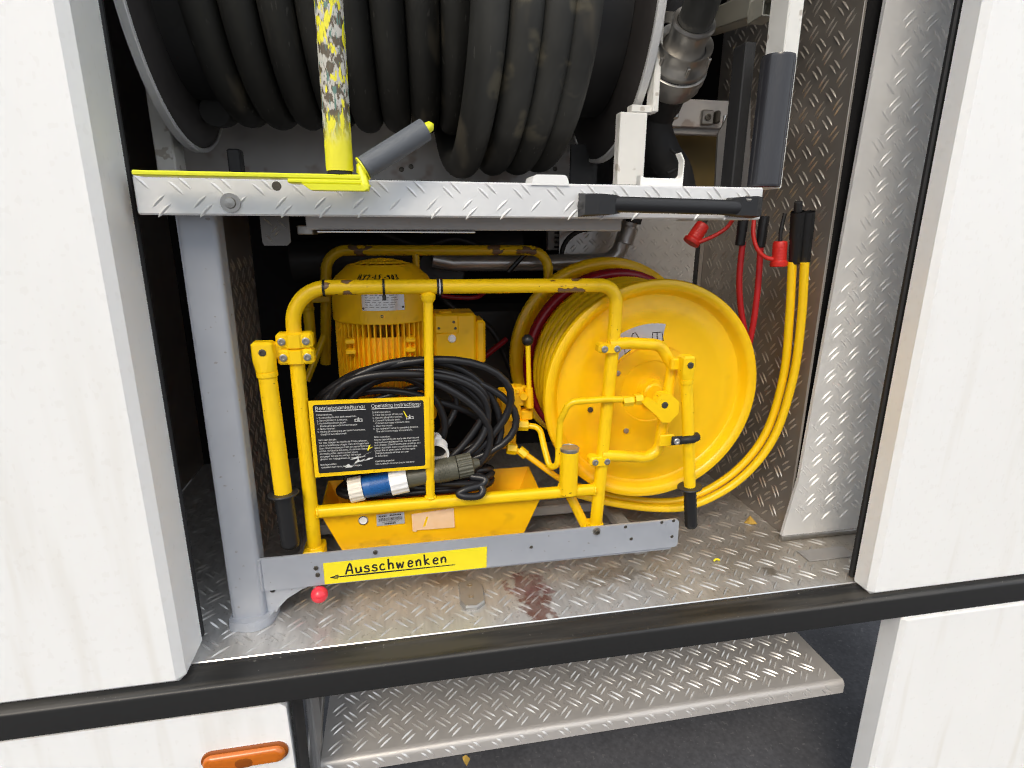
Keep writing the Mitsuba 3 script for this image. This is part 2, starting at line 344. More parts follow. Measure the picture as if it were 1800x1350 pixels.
# white skirt panel on the left with the amber marker lamp
pan = xz(Polygon([(-1.4, -0.0535), (-0.228, -0.0535), (-0.2195, -0.062), (-0.2165, -0.19), (-0.215, -0.5), (-1.4, -0.5)]), 0.90, 0.058)
obj(K + 'skirt_panel', pan, 'white_paint')
obj(K + 'skirt_edge', rbox((-0.2135, 0.848, -0.5), (-0.2095, 0.92, -0.0535), 0.003), 'black_rubber')
def slab(cx, cz, w, h, d, y, tilt=0.0, r=None):
    r = h / 2 if r is None else r
    s = sbox(-w / 2 + r, -h / 2 + r, w / 2 - r, h / 2 - r).buffer(r, 6) if w > 2 * r and h > 2 * r else sbox(-w / 2 + r, -1e-5, w / 2 - r, 1e-5).buffer(r, 6)
    s2 = s.buffer(-min(0.004, h * .2))
    m = hull(np.vstack([[(x, 0, z) for x, z in s.exterior.coords], [(x, -d * .6, z) for x, z in s.exterior.coords], [(x, -d, z) for x, z in s2.exterior.coords]]))
    m.apply_transform(trimesh.transformations.rotation_matrix(-tilt, [0, 1, 0])); m.apply_translation([cx, y, cz]); return m
k = obj(K + 'marker_lamp', slab(-0.292, -0.147, 0.138, 0.037, 0.006, 0.842, 0.0), 'amber_dark')
obj(k + '__lens', slab(-0.292, -0.147, 0.130, 0.030, 0.010, 0.8385, 0.0), 'amber', 60)
obj(k + '__reflector', slab(-0.292, -0.149, 0.030, 0.019, 0.0025, 0.8290, 0.0), 'amber_dark', 60)
inn = slab(-0.292, -0.147, 0.112, 0.020, 0.0016, 0.8288, 0.0)
obj(k + '__lens_ridge', inn, 'amber', 60)
obj(k + '__screw', bolt((-0.241, 0.8292, -0.147), (0, -1, 0), 0.004, 0.0015), 'amber_dark')
# fold-out step
SZ, SY, SX = -0.30, 0.942, -0.196
obj_s = rbox((SX, SY + 0.012, SZ - 0.003), (0.975, 1.22, SZ), 0.0005)
lip = [(0, 0)] + [(-0.012 * math.sin(a), -0.012 + 0.012 * math.cos(a)) for a in np.linspace(0, math.pi / 2, 7)] + [(-0.012, -0.032), (-0.009, -0.032)] + [(-0.009 * math.sin(a), -0.012 + 0.009 * math.cos(a)) for a in np.linspace(math.pi / 2, 0, 7)]
lipm = prism(Polygon([(SY + 0.012 + a, SZ + b) for a, b in lip]), 0.975 - SX, (SX, 0, 0), (0, 1, 0), (0, 0, 1))
k = obj(K + 'step', cat(obj_s, lipm), 'tread_metal', 50)
stuff(obj(k + '__tread_bar', cat(tread((SX, SY + 0.012, SZ), (1, 0, 0), (0, 1, 0), 1.165, 0.26, 0.0482, phase=(0.55, 0.42), length=0.72, h=0.0028), tread((SX, SY, SZ - 0.031), (1, 0, 0), (0, 0, 1), 1.165, 0.030, 0.0482, phase=(0.3, 0.3), swap=True, length=0.5)), 'bar_bright', 60))
obj(k + '__side_plate', rbox((-0.2085, SY - 0.01, SZ - 0.16), (SX - 0.0005, 1.0, -0.052), 0.003), 'grey_dull')
obj(k + '__side_bead', tube(fillet([(SX - 0.013, SY + 0.004, SZ - 0.026), (SX - 0.013, SY + 0.02, SZ + 0.012), (SX - 0.012, 1.12, SZ + 0.10), (SX - 0.012, 1.2, SZ + 0.22)], 0.05), 0.014, 14, round_end=0.7), 'cast_alu', 60)
obj(k + '__end_plate', rbox((SX + 0.0005, SY + 0.02, SZ - 0.06), (SX + 0.004, 1.2, SZ - 0.0035), 0.001), 'grey_dull')
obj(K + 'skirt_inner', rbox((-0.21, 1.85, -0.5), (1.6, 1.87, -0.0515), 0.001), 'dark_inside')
# walls
k = obj(K + 'left_wall', rbox((-0.337, 1.02, 0), (-0.331, 1.445, 0.735), 0.001), 'wall_metal')
stuff(obj(k + '__tread_bar', tread((-0.331, 1.03, 0.0), (0, 1, 0), (0, 0, 1), 0.41, 0.655, 0.050, phase=(.3, .2), length=0.7, h=0.0024), 'bar_dull', 60))
k = obj(K + 'right_wall', rbox((XR, 1.09, 0), (XR + 0.006, 1.604, 1.6), 0.001), 'wall_metal')
stuff(obj(k + '__tread_bar', tread((XR, 1.60, 0.0), (0, -1, 0), (0, 0, 1), 0.50, 1.3, 0.052), 'bar_dull', 60))
k = obj(K + 'rear_plate', xz(sbox(0.44, 0.30, 0.852, 0.80), 1.606, 0.006), 'rear_metal')
stuff(obj(k + '__tread_bar', tread((0.44, 1.60, 0.30), (1, 0, 0), (0, 0, 1), 0.41, 0.5, 0.037, phase=(.6, .1), swap=True, length=0.66), 'rear_metal', 60))
obj(K + 'rear_seal', rbox((0.853, 1.601, 0.0), (0.866, 1.615, 0.80), 0.001), 'black_rubber')
k = obj(K + 'rear_plate', xz(sbox(0.867, 0.0, 0.879, 0.80), 1.606, 0.006), 'wall_metal')
k = obj(K + 'jamb_panel', xz(Polygon([(0.8605, 0.012), (1.2, 0.012), (1.2, 1.6), (0.93, 1.6), (0.884, 0.16)]), 1.086, 0.008), 'white_plate')
stuff(obj(k + '__tread_bar', tread((0.864, 1.078, 0.036), (1, 0, 0), (0, 0, 1), 0.33, 1.2, 0.05, inside=lambda u, v: u > 0.008 + v * 0.07), 'white_plate', 60))
k = obj(K + 'piano_hinge', rod((0.858, 1.078, 0.006), (1.2, 1.078, 0.006), 0.0055), 'cast_alu')
for i in range(14):
    obj(k + '__knuckle', rod((0.860 + i * 0.024, 1.078, 0.006), (0.880 + i * 0.024, 1.078, 0.006), 0.0068, 12), 'cast_alu')
obj(K + 'floor_slot', rbox((0.865, 0.985, 0.0005), (0.985, 1.028, 0.003), 0.001), 'grey_dull')
obj(K + 'door_pillar', rbox((0.905, 0.856, -0.004), (1.7, 0.910, 1.7), 0.010), 'white_paint')
obj(K + 'pillar_seal', rbox((0.9075, 0.9105, 0.003), (0.919, 0.922, 1.7), 0.003), 'black_rubber')
obj(K + 'shutter_rail', rbox((0.923, 0.9105, 0.003), (0.949, 0.935, 1.7), 0.003), 'bare_alu')
obj(K + 'skirt_panel', rbox((0.985, 0.842, -0.75), (1.7, 0.90, -0.0535), 0.008), 'white_paint')
obj(K + 'left_pillar', rbox((-1.4, 0.856, -0.004), (-0.372, 0.96, 1.7), 0.012), 'white_paint')
obj(K + 'pillar_seal', rbox((-0.385, 0.9605, 0.003), (-0.374, 0.972, 1.7), 0.003), 'black_rubber')
obj(K + 'left_rail', rbox((-0.42, 0.9605, 0.003), (-0.388, 0.99, 1.7), 0.004), 'bare_alu')
k = obj(K + 'outer_left_wall', rbox((XL - 0.004, 1.10, 0), (XL, 1.80, 1.7), 0.001), 'wall_metal')
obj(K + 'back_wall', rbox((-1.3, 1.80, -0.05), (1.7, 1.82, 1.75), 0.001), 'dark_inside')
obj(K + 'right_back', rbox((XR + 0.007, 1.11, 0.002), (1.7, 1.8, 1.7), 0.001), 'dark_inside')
obj(K + 'roof', rbox((-1.3, 0.86, 1.70), (1.7, 1.85, 1.75), 0.002), 'white_paint')
# things fixed to the body
k = obj(K + 'floor_bracket', hull([(x, y, z) for (x, y) in [(0.0900, 1.0400, 0.0060)[:2], (0.1268, 1.0413, 0.0060)[:2], (0.1386, 1.0232, 0.0060)[:2], (0.1353, 0.9674, 0.0060)[:2], (0.1176, 0.9529, 0.0060)[:2], (0.0958, 0.9552, 0.0060)[:2], (0.0870, 0.9762, 0.0060)[:2]] for z in (0, 0.006)] + [(A(x, y) * 0.92 + 0.08 * A(*(0.1118, 0.9955, 0.0060)[:2])).tolist() + [0.009] for (x, y) in [(0.0900, 1.0400, 0.0060)[:2], (0.1268, 1.0413, 0.0060)[:2], (0.1386, 1.0232, 0.0060)[:2], (0.1353, 0.9674, 0.0060)[:2], (0.1176, 0.9529, 0.0060)[:2], (0.0958, 0.9552, 0.0060)[:2], (0.0870, 0.9762, 0.0060)[:2]]]), 'bracket_alu')
for c in ((0.1115, 1.0218, 0.0090), (0.1104, 0.9841, 0.0090)): obj(k + '__screw', bolt(c, (0, 0, 1), 0.0055, 0.0012), 'zinc')

# ---------------------------------------------------------------- pull-out tray that carries the big reel
K = thing('pull_out_tray', 'white chequer plate tray front with a black pull handle under the big reel', 'tray') + '__'
FY, Z0, Z1 = 0.920, 0.7292, 0.7814
k = obj(K + 'front_panel', cat(rbox((-0.355, FY, Z0), (0.6045, FY + 0.006, Z1), 0.0025), rbox((-0.355, FY + 0.006, Z1 - 0.006), (0.6045, FY + 0.05, Z1), 0.002), rbox((0.600, FY + 0.006, Z0), (0.6045, FY + 0.30, Z1 - 0.006), 0.001)), 'white_plate')
stuff(obj(k + '__tread_bar', tread((-0.355, FY, Z0), (1, 0, 0), (0, 0, 1), 0.955, 0.052, 0.054, phase=(0.1, 0.73), swap=True, length=0.50, margin=-0.003, h=0.0022), 'white_plate', 60))
obj(K + 'base', rbox((-0.355, FY + 0.051, Z1 - 0.012), (0.597, 1.62, Z1 - 0.004), 0.001), 'grey_dull')
obj(K + 'cross_beam', rbox((-0.1469, 1.0200, 0.7089), A(*(0.3955, 1.0200, 0.7152)) + A(0, 0.03, 0.0305), 0.002), 'grey_panel')
obj(K + 'beam_strip', rbox((-0.13, 1.015, 0.7045), (0.13, 1.03, 0.7075), 0.0008), 'bare_alu')
k = obj(K + 'runner_plate', xz(Polygon([(-0.2155, 0.69), (-0.213, 0.684), (-0.178, 0.684), (-0.172, 0.690), (-0.172, 0.765), (-0.2155, 0.765)]), 1.02, 0.005), 'shade_grey')
stuff(obj(k + '__tread_bar', tread((-0.2145, 1.015, 0.685), (1, 0, 0), (0, 0, 1), 0.042, 0.05, 0.026, phase=(.3, .3), swap=True), 'bar_dull', 60))
obj(K + 'runner', rbox((-0.168, 1.06, 0.700), (-0.142, 1.4, 0.716), 0.002), 'cast_alu')
hl = fillet([(0.288, FY - 0.002, 0.7485), (0.291, FY - 0.030, 0.7505), (0.320, FY - 0.0345, 0.7505), (0.55, FY - 0.0345, 0.7475), (0.579, FY - 0.030, 0.7475), (0.582, FY - 0.002, 0.7455)], 0.02, 8)
def sweep_oval(pts, a, b, n=18):
    m = tube(pts, 1.0, n); v = m.vertices.copy(); p = np.asarray(pts)
    k_ = len(p); off = v[:k_ * n].reshape(k_, n, 3) - p[:, None]
    off[..., 2] *= np.asarray(b).reshape(-1, 1) if np.ndim(b) else b; off[..., :2] *= a
    v[:k_ * n] = (p[:, None] + off).reshape(-1, 3); return trimesh.Trimesh(v, m.faces, process=False)
k = obj(K + 'handle', sweep_oval(hl, 0.008, 0.0118), 'black_plastic', 50)
for s, x in ((1, 0.282), (-1, 0.587)):
    e = hull([(x, FY - 0.001, z) for z in (0.7315, 0.7675)] + [(x + s * 0.002, FY - 0.030, z) for z in (0.7345, 0.7645)] + [(x + s * 0.02, FY - 0.044, z) for z in (0.735, 0.7655)] + [(x + s * 0.046, FY - 0.043, z) for z in (0.7355, 0.764)] + [(x + s * 0.058, FY - 0.032, z) for z in (0.737, 0.762)] + [(x + s * 0.05, FY - 0.001, z) for z in (0.735, 0.764)])
    obj(k + '__end_block', e, 'black_plastic', 25)
obj(k + '__screw', bolt((0.552, FY - 0.040, 0.7615), (0, -0.6, 0.8), 0.006, 0.002), 'zinc')
obj(K + 'end_bolt', lathe([(0, 0.007), (0.007, 0.0065), (0.008, 0.003), (0.0135, 0.003), (0.0135, 0)], 16, (-0.232, FY - 0.0005, 0.7465), (-0.232, FY - 1, 0.7465)), 'cast_alu')
obj(K + 'rust_mark', lathe([(0, 0.0004), (0.006, 0.0004), (0.0065, 0)], 14, (-0.168, FY - 0.0005, 0.7705), (-0.168, FY - 1, 0.7705)), 'dark_bolt')
obj(K + 'stop_tab', cat(hull([(x, y, z) for y in (FY - 0.003, FY + 0.05) for x, z in ((0.205, Z1 - 0.003), (0.2085, Z1 + 0.0095), (0.213, Z1 + 0.0125), (0.258, Z1 + 0.0125), (0.262, Z1 + 0.010), (0.2665, Z1 - 0.003))])), 'white_paint')
obj(K + 'rear_panel', xz(sbox(-0.50, 0.7815, 0.50, 1.02), 1.53, 0.004), 'grey_panel')
for q in ((0.4025, 1.5250, 0.8570), (0.0147, 1.5250, 0.8470), (0.0383, 1.5250, 0.8541)): obj(K + 'rivet', bolt(q, (0, -1, 0), 0.006, 0.003), 'dark_bolt')
obj(K + 'rear_bracket', xz(sbox(0.405, 0.7815, 0.470, 0.90), 1.40, 0.01), 'dark_part')
obj(K + 'edge_seal', rbox((-0.15, 0.972, Z1 + 0.0005), (0.40, 0.985, Z1 + 0.004), 0.001), 'black_rubber')
# upright of the reel on the right and the boot plate beside it
k = obj(K + 'reel_upright', cat(rbox((0.409, 1.09, Z1 + 0.0005), (0.4615, 1.115, 0.919), 0.0015), rbox((0.468, 1.085, 0.9205), (0.480, 1.115, 1.7), 0.0015), rbox((0.4300, 1.09, 0.9195), (0.4785, 1.115, 0.932), 0.001)), 'white_scuffed')
obj(k + '__foot_plate', xz(Polygon([(0.404, Z1 + 0.0005), (0.481, Z1 + 0.0005), (0.481, 0.825), (0.474, 0.838), (0.472, 0.837), (0.479, 0.824), (0.479, 0.802), (0.4735, 0.7965), (0.412, 0.7965), (0.404, 0.8005)]), 0.985, 0.018), 'white_scuffed')
# grab bar at the right end
k = obj(K + 'grab_post', rbox((0.6275, 0.945, Z1 + 0.0005), (0.6545, 0.998, 1.7), 0.002), 'white_scuffed')
obj(k + '__grip_sleeve', lathe([(0.020, -0.001), (0.0262, 0.0), (0.027, 0.004), (0.027, 0.198), (0.0258, 0.203), (0.020, 0.204)], 40, (0.624, 0.952, Z1 + 0.003), (0.627, 0.955, 1.7)), 'tube_grey', 50)
obj(K + 'post_seal', rbox((0.592, 1.00, Z1 + 0.001), (0.612, 1.04, 1.02), 0.002), 'black_rubber')

# ---------------------------------------------------------------- big hose reel
RY, RZ = 1.33, 1.150
K = thing('hose_reel', 'large reel with a dark dished side disc and thin aluminium rim', 'hose reel') + '__'
def side_disc(x, s):
    pr = [(0.04, -0.004), (0.10, 0.0), (0.235, 0.012), (0.268, 0.010), (0.280, 0.002), (0.2865, 0.0)]
    d = lathe([(r, -h) for r, h in pr] + [(0.2865, 0.003), (0.27, 0.006), (0.04, 0.006)], 72, (x, RY, RZ), (x + s, RY, RZ))
    rim = lathe([(0.2868, -0.003), (0.2935, -0.003), (0.295, -0.0015), (0.295, 0.010), (0.2935, 0.012), (0.2868, 0.012)], 72, (x, RY, RZ), (x + s, RY, RZ))
    return d, rim
for x, s in ((0.452, 1), (-0.384, -1)):
    d, rim = side_disc(x, s)
    k = obj(K + 'side_disc', d, 'flange_black', 40)
    obj(k + '__rim', rim, 'white_plate', 40)
obj(K + 'drum', lathe([(0.20, 0), (0.20, 0.82)], 48, (-0.378, RY, RZ), (1, RY, RZ)), 'dark_part')
obj(K + 'axle', rod((-0.41, RY, RZ), (0.49, RY, RZ), 0.03), 'dark_part')
obj(K + 'bearing_post', rbox((-0.455, 1.30, 0.7825), (-0.42, 1.36, 1.2), 0.003), 'white_scuffed')
obj(K + 'bearing_bracket', rbox((-0.325, 1.30, 0.7825), (-0.30, 1.33, 0.86), 0.003), 'dark_part')

# ---------------------------------------------------------------- hose wound on it
d_, r_ = 0.0588, 0.0286
def ring(x, R, yc, zc, drift, t0, t1, n=72, Rz=None):
    t = np.linspace(t0, t1, n); u = (t - t0) / (2 * np.pi)
    return np.stack([x + drift * u, yc + R * np.cos(t), zc + (Rz or R) * np.sin(t)], 1)
turns = 11
x0 = 0.302 - turns * d_
hel = ring(x0, 0.243, RY, 1.175, d_, -np.pi / 2, -np.pi / 2 + 2 * np.pi * turns, 56 * turns)
hel[:, 1:] += 0.0015 * np.stack([np.sin(hel[:, 0] * 41), np.cos(hel[:, 0] * 67)], 1)
parts = [tube(hel, r_, 18)]
loopx = [0.152, 0.208, 0.259, 0.304]
tops = [(0.955, 1.0), (0.962, 0.985), (0.972, 0.97), (0.985, 0.955)]
for i, x in enumerate(loopx):
    fy = 0.958 + 0.006 * i; yc = 1.235; zc = 1.13
    Rz = [0.292, 0.286, 0.284, 0.278][i]
    t = np.linspace(np.pi * 0.55, np.pi * 1.95, 70)
    sag = np.clip(-np.sin(t), 0, 1)
    parts.append(tube(np.stack([x - 0.016 * sag**2 * (1 if i == 0 else 0.6) + (-0.03 * np.clip(t - 1.5 * np.pi, 0, 9) if i == 0 else 0), yc + (yc - fy) * np.cos(t), zc + Rz * np.sin(t)], 1), r_ * (1.03 if i == 0 else 1.0), 20))
k = thing('wound_suction_hose', 'thick black rubber hose wound in many turns on the large reel', 'hose')
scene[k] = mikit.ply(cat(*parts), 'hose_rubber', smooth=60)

# ---------------------------------------------------------------- lever with foam grip
K = thing('reel_crank', 'chipped lime yellow crank bar with a grey foam grip', 'crank') + '__'
LY = 0.872
a, b = A(*(-0.0748, 0.8720, 0.7886)), A(*(-0.0743, 0.8720, 0.9936))
obj(K + 'upright_bar', tube([a, a * 0.7 + b * 0.3, b, b + (b - a) * 0.6], 0.0182, 22), 'lime_worn', 60)
obj(K + 'rubber_washer', lathe([(0.0, 0.0), (0.0165, 0.0), (0.0165, 0.006), (0, 0.006)], 22, a - A(0, 0, 0.0045), a + A(0, 0, 1)), 'black_rubber')
z = a[2] - 0.005
obj(K + 'flat_bar', rbox((-0.33, LY - 0.016, z - 0.0065), (-0.0385, LY + 0.02, z), 0.0015), 'lime_paint')
obj(K + 'flat_bar', rbox((-0.142, LY - 0.018, z - 0.0125), (-0.0385, LY + 0.018, z - 0.0070), 0.0015), 'lime_paint')
obj(K + 'lower_plate', hull([(x, y, zz) for y in (LY - 0.020, LY + 0.012) for x, zz in ((-0.124, z - 0.0130), (-0.034, z - 0.0130), (-0.042, z - 0.021), (-0.113, z - 0.021))]), 'lime_paint')
g0, g1 = A(*(-0.0480, 0.8680, 0.7896)), A(*(0.0519, 0.8820, 0.8522))
obj(K + 'hinge_arm', hull(np.vstack([rbox((-0.046, LY - 0.02, z - 0.021), (-0.036, LY + 0.008, z - 0.012), 0.002).vertices, along(lathe([(0.0, 0), (0.009, 0), (0.009, 0.006), (0, 0.006)], 16), g0, g1).vertices])), 'lime_paint')
obj(K + 'grip_rod', tube([g0, g0 * 0.05 + g1 * 0.95, g1], [0.0075, 0.0075, 0.0068], 16, round_end=0.8), 'lime_paint', 60)
u = unit(g1 - g0); L = np.linalg.norm(g1 - g0)
obj(K + 'grip_flange', lathe([(0.004, 0), (0.0165, 0), (0.0165, 0.002), (0.004, 0.002)], 24, g0 + u * 0.004, g1), 'lime_paint')
obj(K + 'foam_grip', lathe([(0.0085, 0.0), (0.0145, 0.0), (0.0156, 0.0012), (0.0156, L * 0.855), (0.0148, L * 0.865), (0.0085, L * 0.865)], 28, g0 + u * 0.0065, g1), 'foam_grey', 50)

# ---------------------------------------------------------------- things behind the upright
K = thing('hose_coupling', 'cast aluminium hose coupling on a thick dark hose end', 'coupling') + '__'
ca, cb = A(*(0.5159, 1.0200, 1.0806)), A(*(0.5274, 1.1500, 0.9803)); cu = unit(cb - ca); Lc = np.linalg.norm(cb - ca)
def cl(prof, name, m, n=40): return obj(K + name, lathe([(r, z_ * Lc) for r, z_ in prof], n, ca, cb), m, 40)
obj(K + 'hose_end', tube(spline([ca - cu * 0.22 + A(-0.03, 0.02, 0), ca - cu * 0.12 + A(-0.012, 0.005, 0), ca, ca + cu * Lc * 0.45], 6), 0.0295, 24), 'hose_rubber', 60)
cl([(0.030, 0.22), (0.037, 0.20), (0.039, 0.23), (0.036, 0.27), (0.034, 0.42), (0.037, 0.50), (0.040, 0.52)], 'sleeve', 'cast_alu')
cl([(0.040, 0.50), (0.046, 0.46), (0.050, 0.44), (0.0505, 0.47), (0.049, 0.52), (0.050, 0.60), (0.055, 0.64), (0.0555, 0.68), (0.053, 0.72)], 'locking_ring', 'cast_alu')
cl([(0.0535, 0.725), (0.0575, 0.735), (0.058, 0.83), (0.0555, 0.86), (0.056, 0.92), (0.050, 1.0), (0.03, 1.02)], 'coupling_body', 'cast_alu')
ux = unit(np.cross(cu, [0, 0, 1])); uy = np.cross(cu, ux)
for i in range(6):
    th = 0.5 + i * np.pi / 3; d = ux * math.cos(th) + uy * math.sin(th)
    obj(K + 'lug', hull(np.vstack([rbox((-0.003, -0.004, 0), (0.003, 0.004, 0.02), 0.001).apply_transform(np.vstack([np.hstack([np.stack([np.cross(d, cu), d, cu], 1), (ca + cu * Lc * 0.52 + d * 0.050)[:, None]]), [[0, 0, 0, 1]]])).vertices])), 'cast_alu')
K = thing('pipe_elbow', 'black pipe bending behind the aluminium coupling', 'pipe') + '__'
obj(K + 'bend', tube(spline([cb - cu * 0.01, (0.5430, 1.2200, 0.9527), (0.5422, 1.2400, 0.9176), (0.5700, 1.2500, 0.8711), (0.6043, 1.2600, 0.8357), (0.6271, 1.2700, 0.7888)], 8), [0.040] * 9 + [0.036] * 32, 24), 'black_rubber', 60)
obj(K + 'clamp', hull(np.vstack([rbox((0.5521, 1.1900, 0.9288), A(*(0.5730, 1.1900, 0.9592)) + A(0, 0.02, 0), 0.003).vertices])), 'cast_alu')
obj(K + 'collar', tube(spline([(0.5630, 1.2000, 0.8721), (0.5820, 1.2000, 0.8583), (0.5912, 1.2000, 0.8417), (0.5767, 1.1900, 0.8338), (0.5501, 1.1800, 0.8225)], 6), 0.0035, 10), 'black_plastic', 60)
K = thing('valve_pipe', 'dark ribbed pipe fitting above the coupling', 'pipe') + '__'
obj(K + 'body', tube([(0.5849, 1.3000, 1.2081), (0.5842, 1.3000, 1.1557), (0.5916, 1.3200, 1.1188)], [0.05, 0.046, 0.03], 24), 'dark_part', 50)
obj(K + 'ring', lathe([(0.045, 0), (0.056, 0.002), (0.056, 0.02), (0.045, 0.022)], 28, (0.5894, 1.3000, 1.1560), (0.5888, 1.3100, 1.1268)), 'zinc')
K = thing('cross_rail', 'flat aluminium rail with a latch behind the upright', 'rail') + '__'
obj(K + 'bar', rbox((0.6638, 1.4500, 0.9560), A(*(0.8510, 1.4500, 1.0204)) + A(0, 0.02, 0), 0.002), 'grey_panel')
obj(K + 'lower_lip', rbox((0.6697, 1.4600, 0.9405), A(*(0.8228, 1.4600, 0.9629)) + A(0, 0.02, -0.001), 0.002), 'grey_dull')
k = obj(K + 'latch', rbox(A(*(0.7526, 1.4400, 0.9615)), A(*(0.7858, 1.4400, 0.9965)) + A(0, 0.009, 0), 0.003), 'cast_alu')
obj(k + '__screw', bolt((0.7687, 1.4390, 0.9788), (0, -1, 0), 0.008, 0.003), 'dark_bolt')
obj(K + 'latch_hook', rbox(A(*(0.7866, 1.4300, 0.9651)), A(*(0.7988, 1.4300, 0.9940)) + A(0, 0.018, 0), 0.003), 'dark_bolt')
obj(K + 'latch_pin', rod((0.8014, 1.4200, 0.9602), (0.8036, 1.4200, 0.9809), 0.004), 'bare_alu')
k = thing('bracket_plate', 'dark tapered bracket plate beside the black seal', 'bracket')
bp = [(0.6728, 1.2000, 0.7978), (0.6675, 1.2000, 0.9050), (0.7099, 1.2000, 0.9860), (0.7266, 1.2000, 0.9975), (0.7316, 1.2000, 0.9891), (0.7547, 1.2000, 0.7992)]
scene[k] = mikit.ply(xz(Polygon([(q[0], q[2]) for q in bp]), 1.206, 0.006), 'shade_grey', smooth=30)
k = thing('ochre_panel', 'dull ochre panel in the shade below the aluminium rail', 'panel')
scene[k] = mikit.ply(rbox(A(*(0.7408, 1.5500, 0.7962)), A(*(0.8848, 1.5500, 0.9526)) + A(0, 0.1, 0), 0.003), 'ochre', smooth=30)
K = thing('roof_beam', 'beige slanting beam at the top right of the locker', 'beam') + '__'
ba, bb = A(*(0.7732, 1.5000, 1.1980)), A(*(0.7131, 1.1600, 1.1328))
bm = frame_to(rbox((0, -0.025, -0.022), (np.linalg.norm(bb - ba), 0.025, 0.022), 0.002), ba, bb - ba, np.cross([0, 0, 1], bb - ba))
obj(K + 'box_section', bm, 'beige')
ee = A(*(0.7066, 1.1400, 1.1184))
obj(K + 'open_end', cat(*[rbox(ee + A(x0_, -0.02, z0_), ee + A(x1_, 0.03, z1_), 0.0008) for x0_, x1_, z0_, z1_ in ((-0.017, -0.0145, -0.018, 0.018), (0.0145, 0.017, -0.018, 0.018), (-0.0145, 0.0145, 0.0155, 0.018), (-0.0145, 0.0145, -0.018, -0.0155))]), 'beige')

# ---------------------------------------------------------------- swing-out carrier: grey post and rail
K = thing('swing_out_carrier', 'grey painted post and rail of the swing-out carrier with a yellow tape strip', 'carrier frame') + '__'
CY = 0.985
def vbox(x0, x1, y0, y1, z0, z1, r):
    return trimesh.creation.extrude_polygon(sbox(x0 + r, y0 + r, x1 - r, y1 - r).buffer(r, 5), z1 - z0, engine='earcut').apply_translation([0, 0, z0])
obj(K + 'post', vbox(-0.3315, -0.2725, CY, CY + 0.045, 0.013, 0.745, 0.009), 'grey_paint', 50)
ft = [(-0.3387, 1.0000, 0.0128), (-0.2831, 1.0000, 0.0582), (-0.1893, 1.0000, 0.0562), (-0.2661, 1.0000, -0.0022)]
gus = [(-0.300, 0.020), (-0.300, 0.0745), (-0.271, 0.0745), (-0.176, 0.0705), (-0.180, 0.066), (-0.205, 0.058), (-0.235, 0.040), (-0.252, 0.022), (-0.256, 0.014)]
obj(K + 'gusset', xz(Polygon(gus), CY + 0.028, 0.016), 'grey_paint')
foot = Polygon([(-0.338, 0.985), (-0.332, 0.972)] + [(-0.297 + 0.037 * math.cos(a), 0.992 + 0.028 * math.sin(a)) for a in np.linspace(math.pi * 1.1, math.pi * 2.15, 14)] + [(-0.255, 1.02), (-0.335, 1.02)])
obj(K + 'foot', hull(np.vstack([[(x, y, 0.0005) for x, y in foot.exterior.coords], [(x, y, 0.008) for x, y in foot.exterior.coords], [(x * 0.97 - 0.009, y * 0.97 + 0.032, 0.017) for x, y in foot.exterior.coords]])), 'grey_paint', 50)
rail = Polygon([(-0.2735, 0.0665), (0.5400, 0.0710), (0.5455, 0.0765), (0.5445, 0.1295), (0.5390, 0.1348), (-0.2735, 0.1327)])
obj(K + 'rail', cat(xz(rail, CY + 0.009, 0.005), rbox((-0.272, CY + 0.0095, 0.0665), (0.535, CY + 0.045, 0.0705), 0.001), rbox((-0.272, CY + 0.0095, 0.127), (0.535, CY + 0.012, 0.1315), 0.001)), 'grey_paint')
obj(K + 'rail_lip', rbox((-0.262, CY + 0.0095, 0.0615), (0.535, CY + 0.040, 0.0663), 0.002), 'grey_paint')
obj(K + 'weld_bead', tube([(-0.2735, CY + 0.003, z) for z in np.linspace(0.068, 0.132, 20)], 0.0025 + 0.0008 * np.sin(np.arange(20) * 2.1), 8), 'grey_paint', 60)
obj(K + 'gusset_hole', lathe([(0, 0.0006), (0.0048, 0.0006), (0.0048, 0)], 16, (-0.2585, CY + 0.0118, 0.0615), (-0.2585, CY - 1, 0.0615)), 'ink_black')
for q in ((0.4273, 0.9800, 0.1288), (0.5057, 0.9800, 0.1313), (0.5318, 0.9800, 0.1326), (0.5312, 0.9800, 0.0961), (0.4413, 0.9800, 0.1003), (0.2314, 0.9800, 0.1036)):
    obj(K + 'rivet_hole', lathe([(0, 0.0006), (0.003, 0.0006), (0.0036, 0)], 12, (q[0], CY + 0.0037, q[2]), (q[0], CY - 1, q[2])), 'dark_bolt')
for q in ((-0.1766, 0.9800, 0.1045), (-0.1748, 0.9800, 0.0899), (-0.0684, 0.9800, 0.1255)):
    obj(K + 'rivet', bolt((q[0], CY + 0.0035, q[2]), (0, -1, 0), 0.0042, 0.0022), 'dark_bolt')
k = obj(K + 'clamp_bolt', washer(((0.3655, 0.9850, 0.1259)[0], CY + 0.003, (0.3655, 0.9850, 0.1259)[2]), (0, -1, 0), 0.0082), 'zinc')
obj(k + '__head', bolt(((0.3655, 0.9850, 0.1259)[0], CY + 0.001, (0.3655, 0.9850, 0.1259)[2]), (0, -1, 0), 0.0052, 0.005), 'dark_bolt')
obj(K + 'base_bar', rbox((-0.24, 1.24, 0.030), (0.50, 1.27, 0.055), 0.003), 'grey_dull')
for x in (-0.235, 0.470): obj(K + 'base_bar', rbox((x, 1.035, 0.030), (x + 0.03, 1.2395, 0.055), 0.003), 'grey_dull')
k = obj(K + 'release_stem', rod((-0.182, 0.992, 0.040), (-0.182, 0.992, 0.066), 0.004), 'zinc')
obj(k + '__red_ball', trimesh.creation.icosphere(3, 0.0155).apply_translation((-0.1745, 0.9850, 0.0500)), 'red_ball', True)
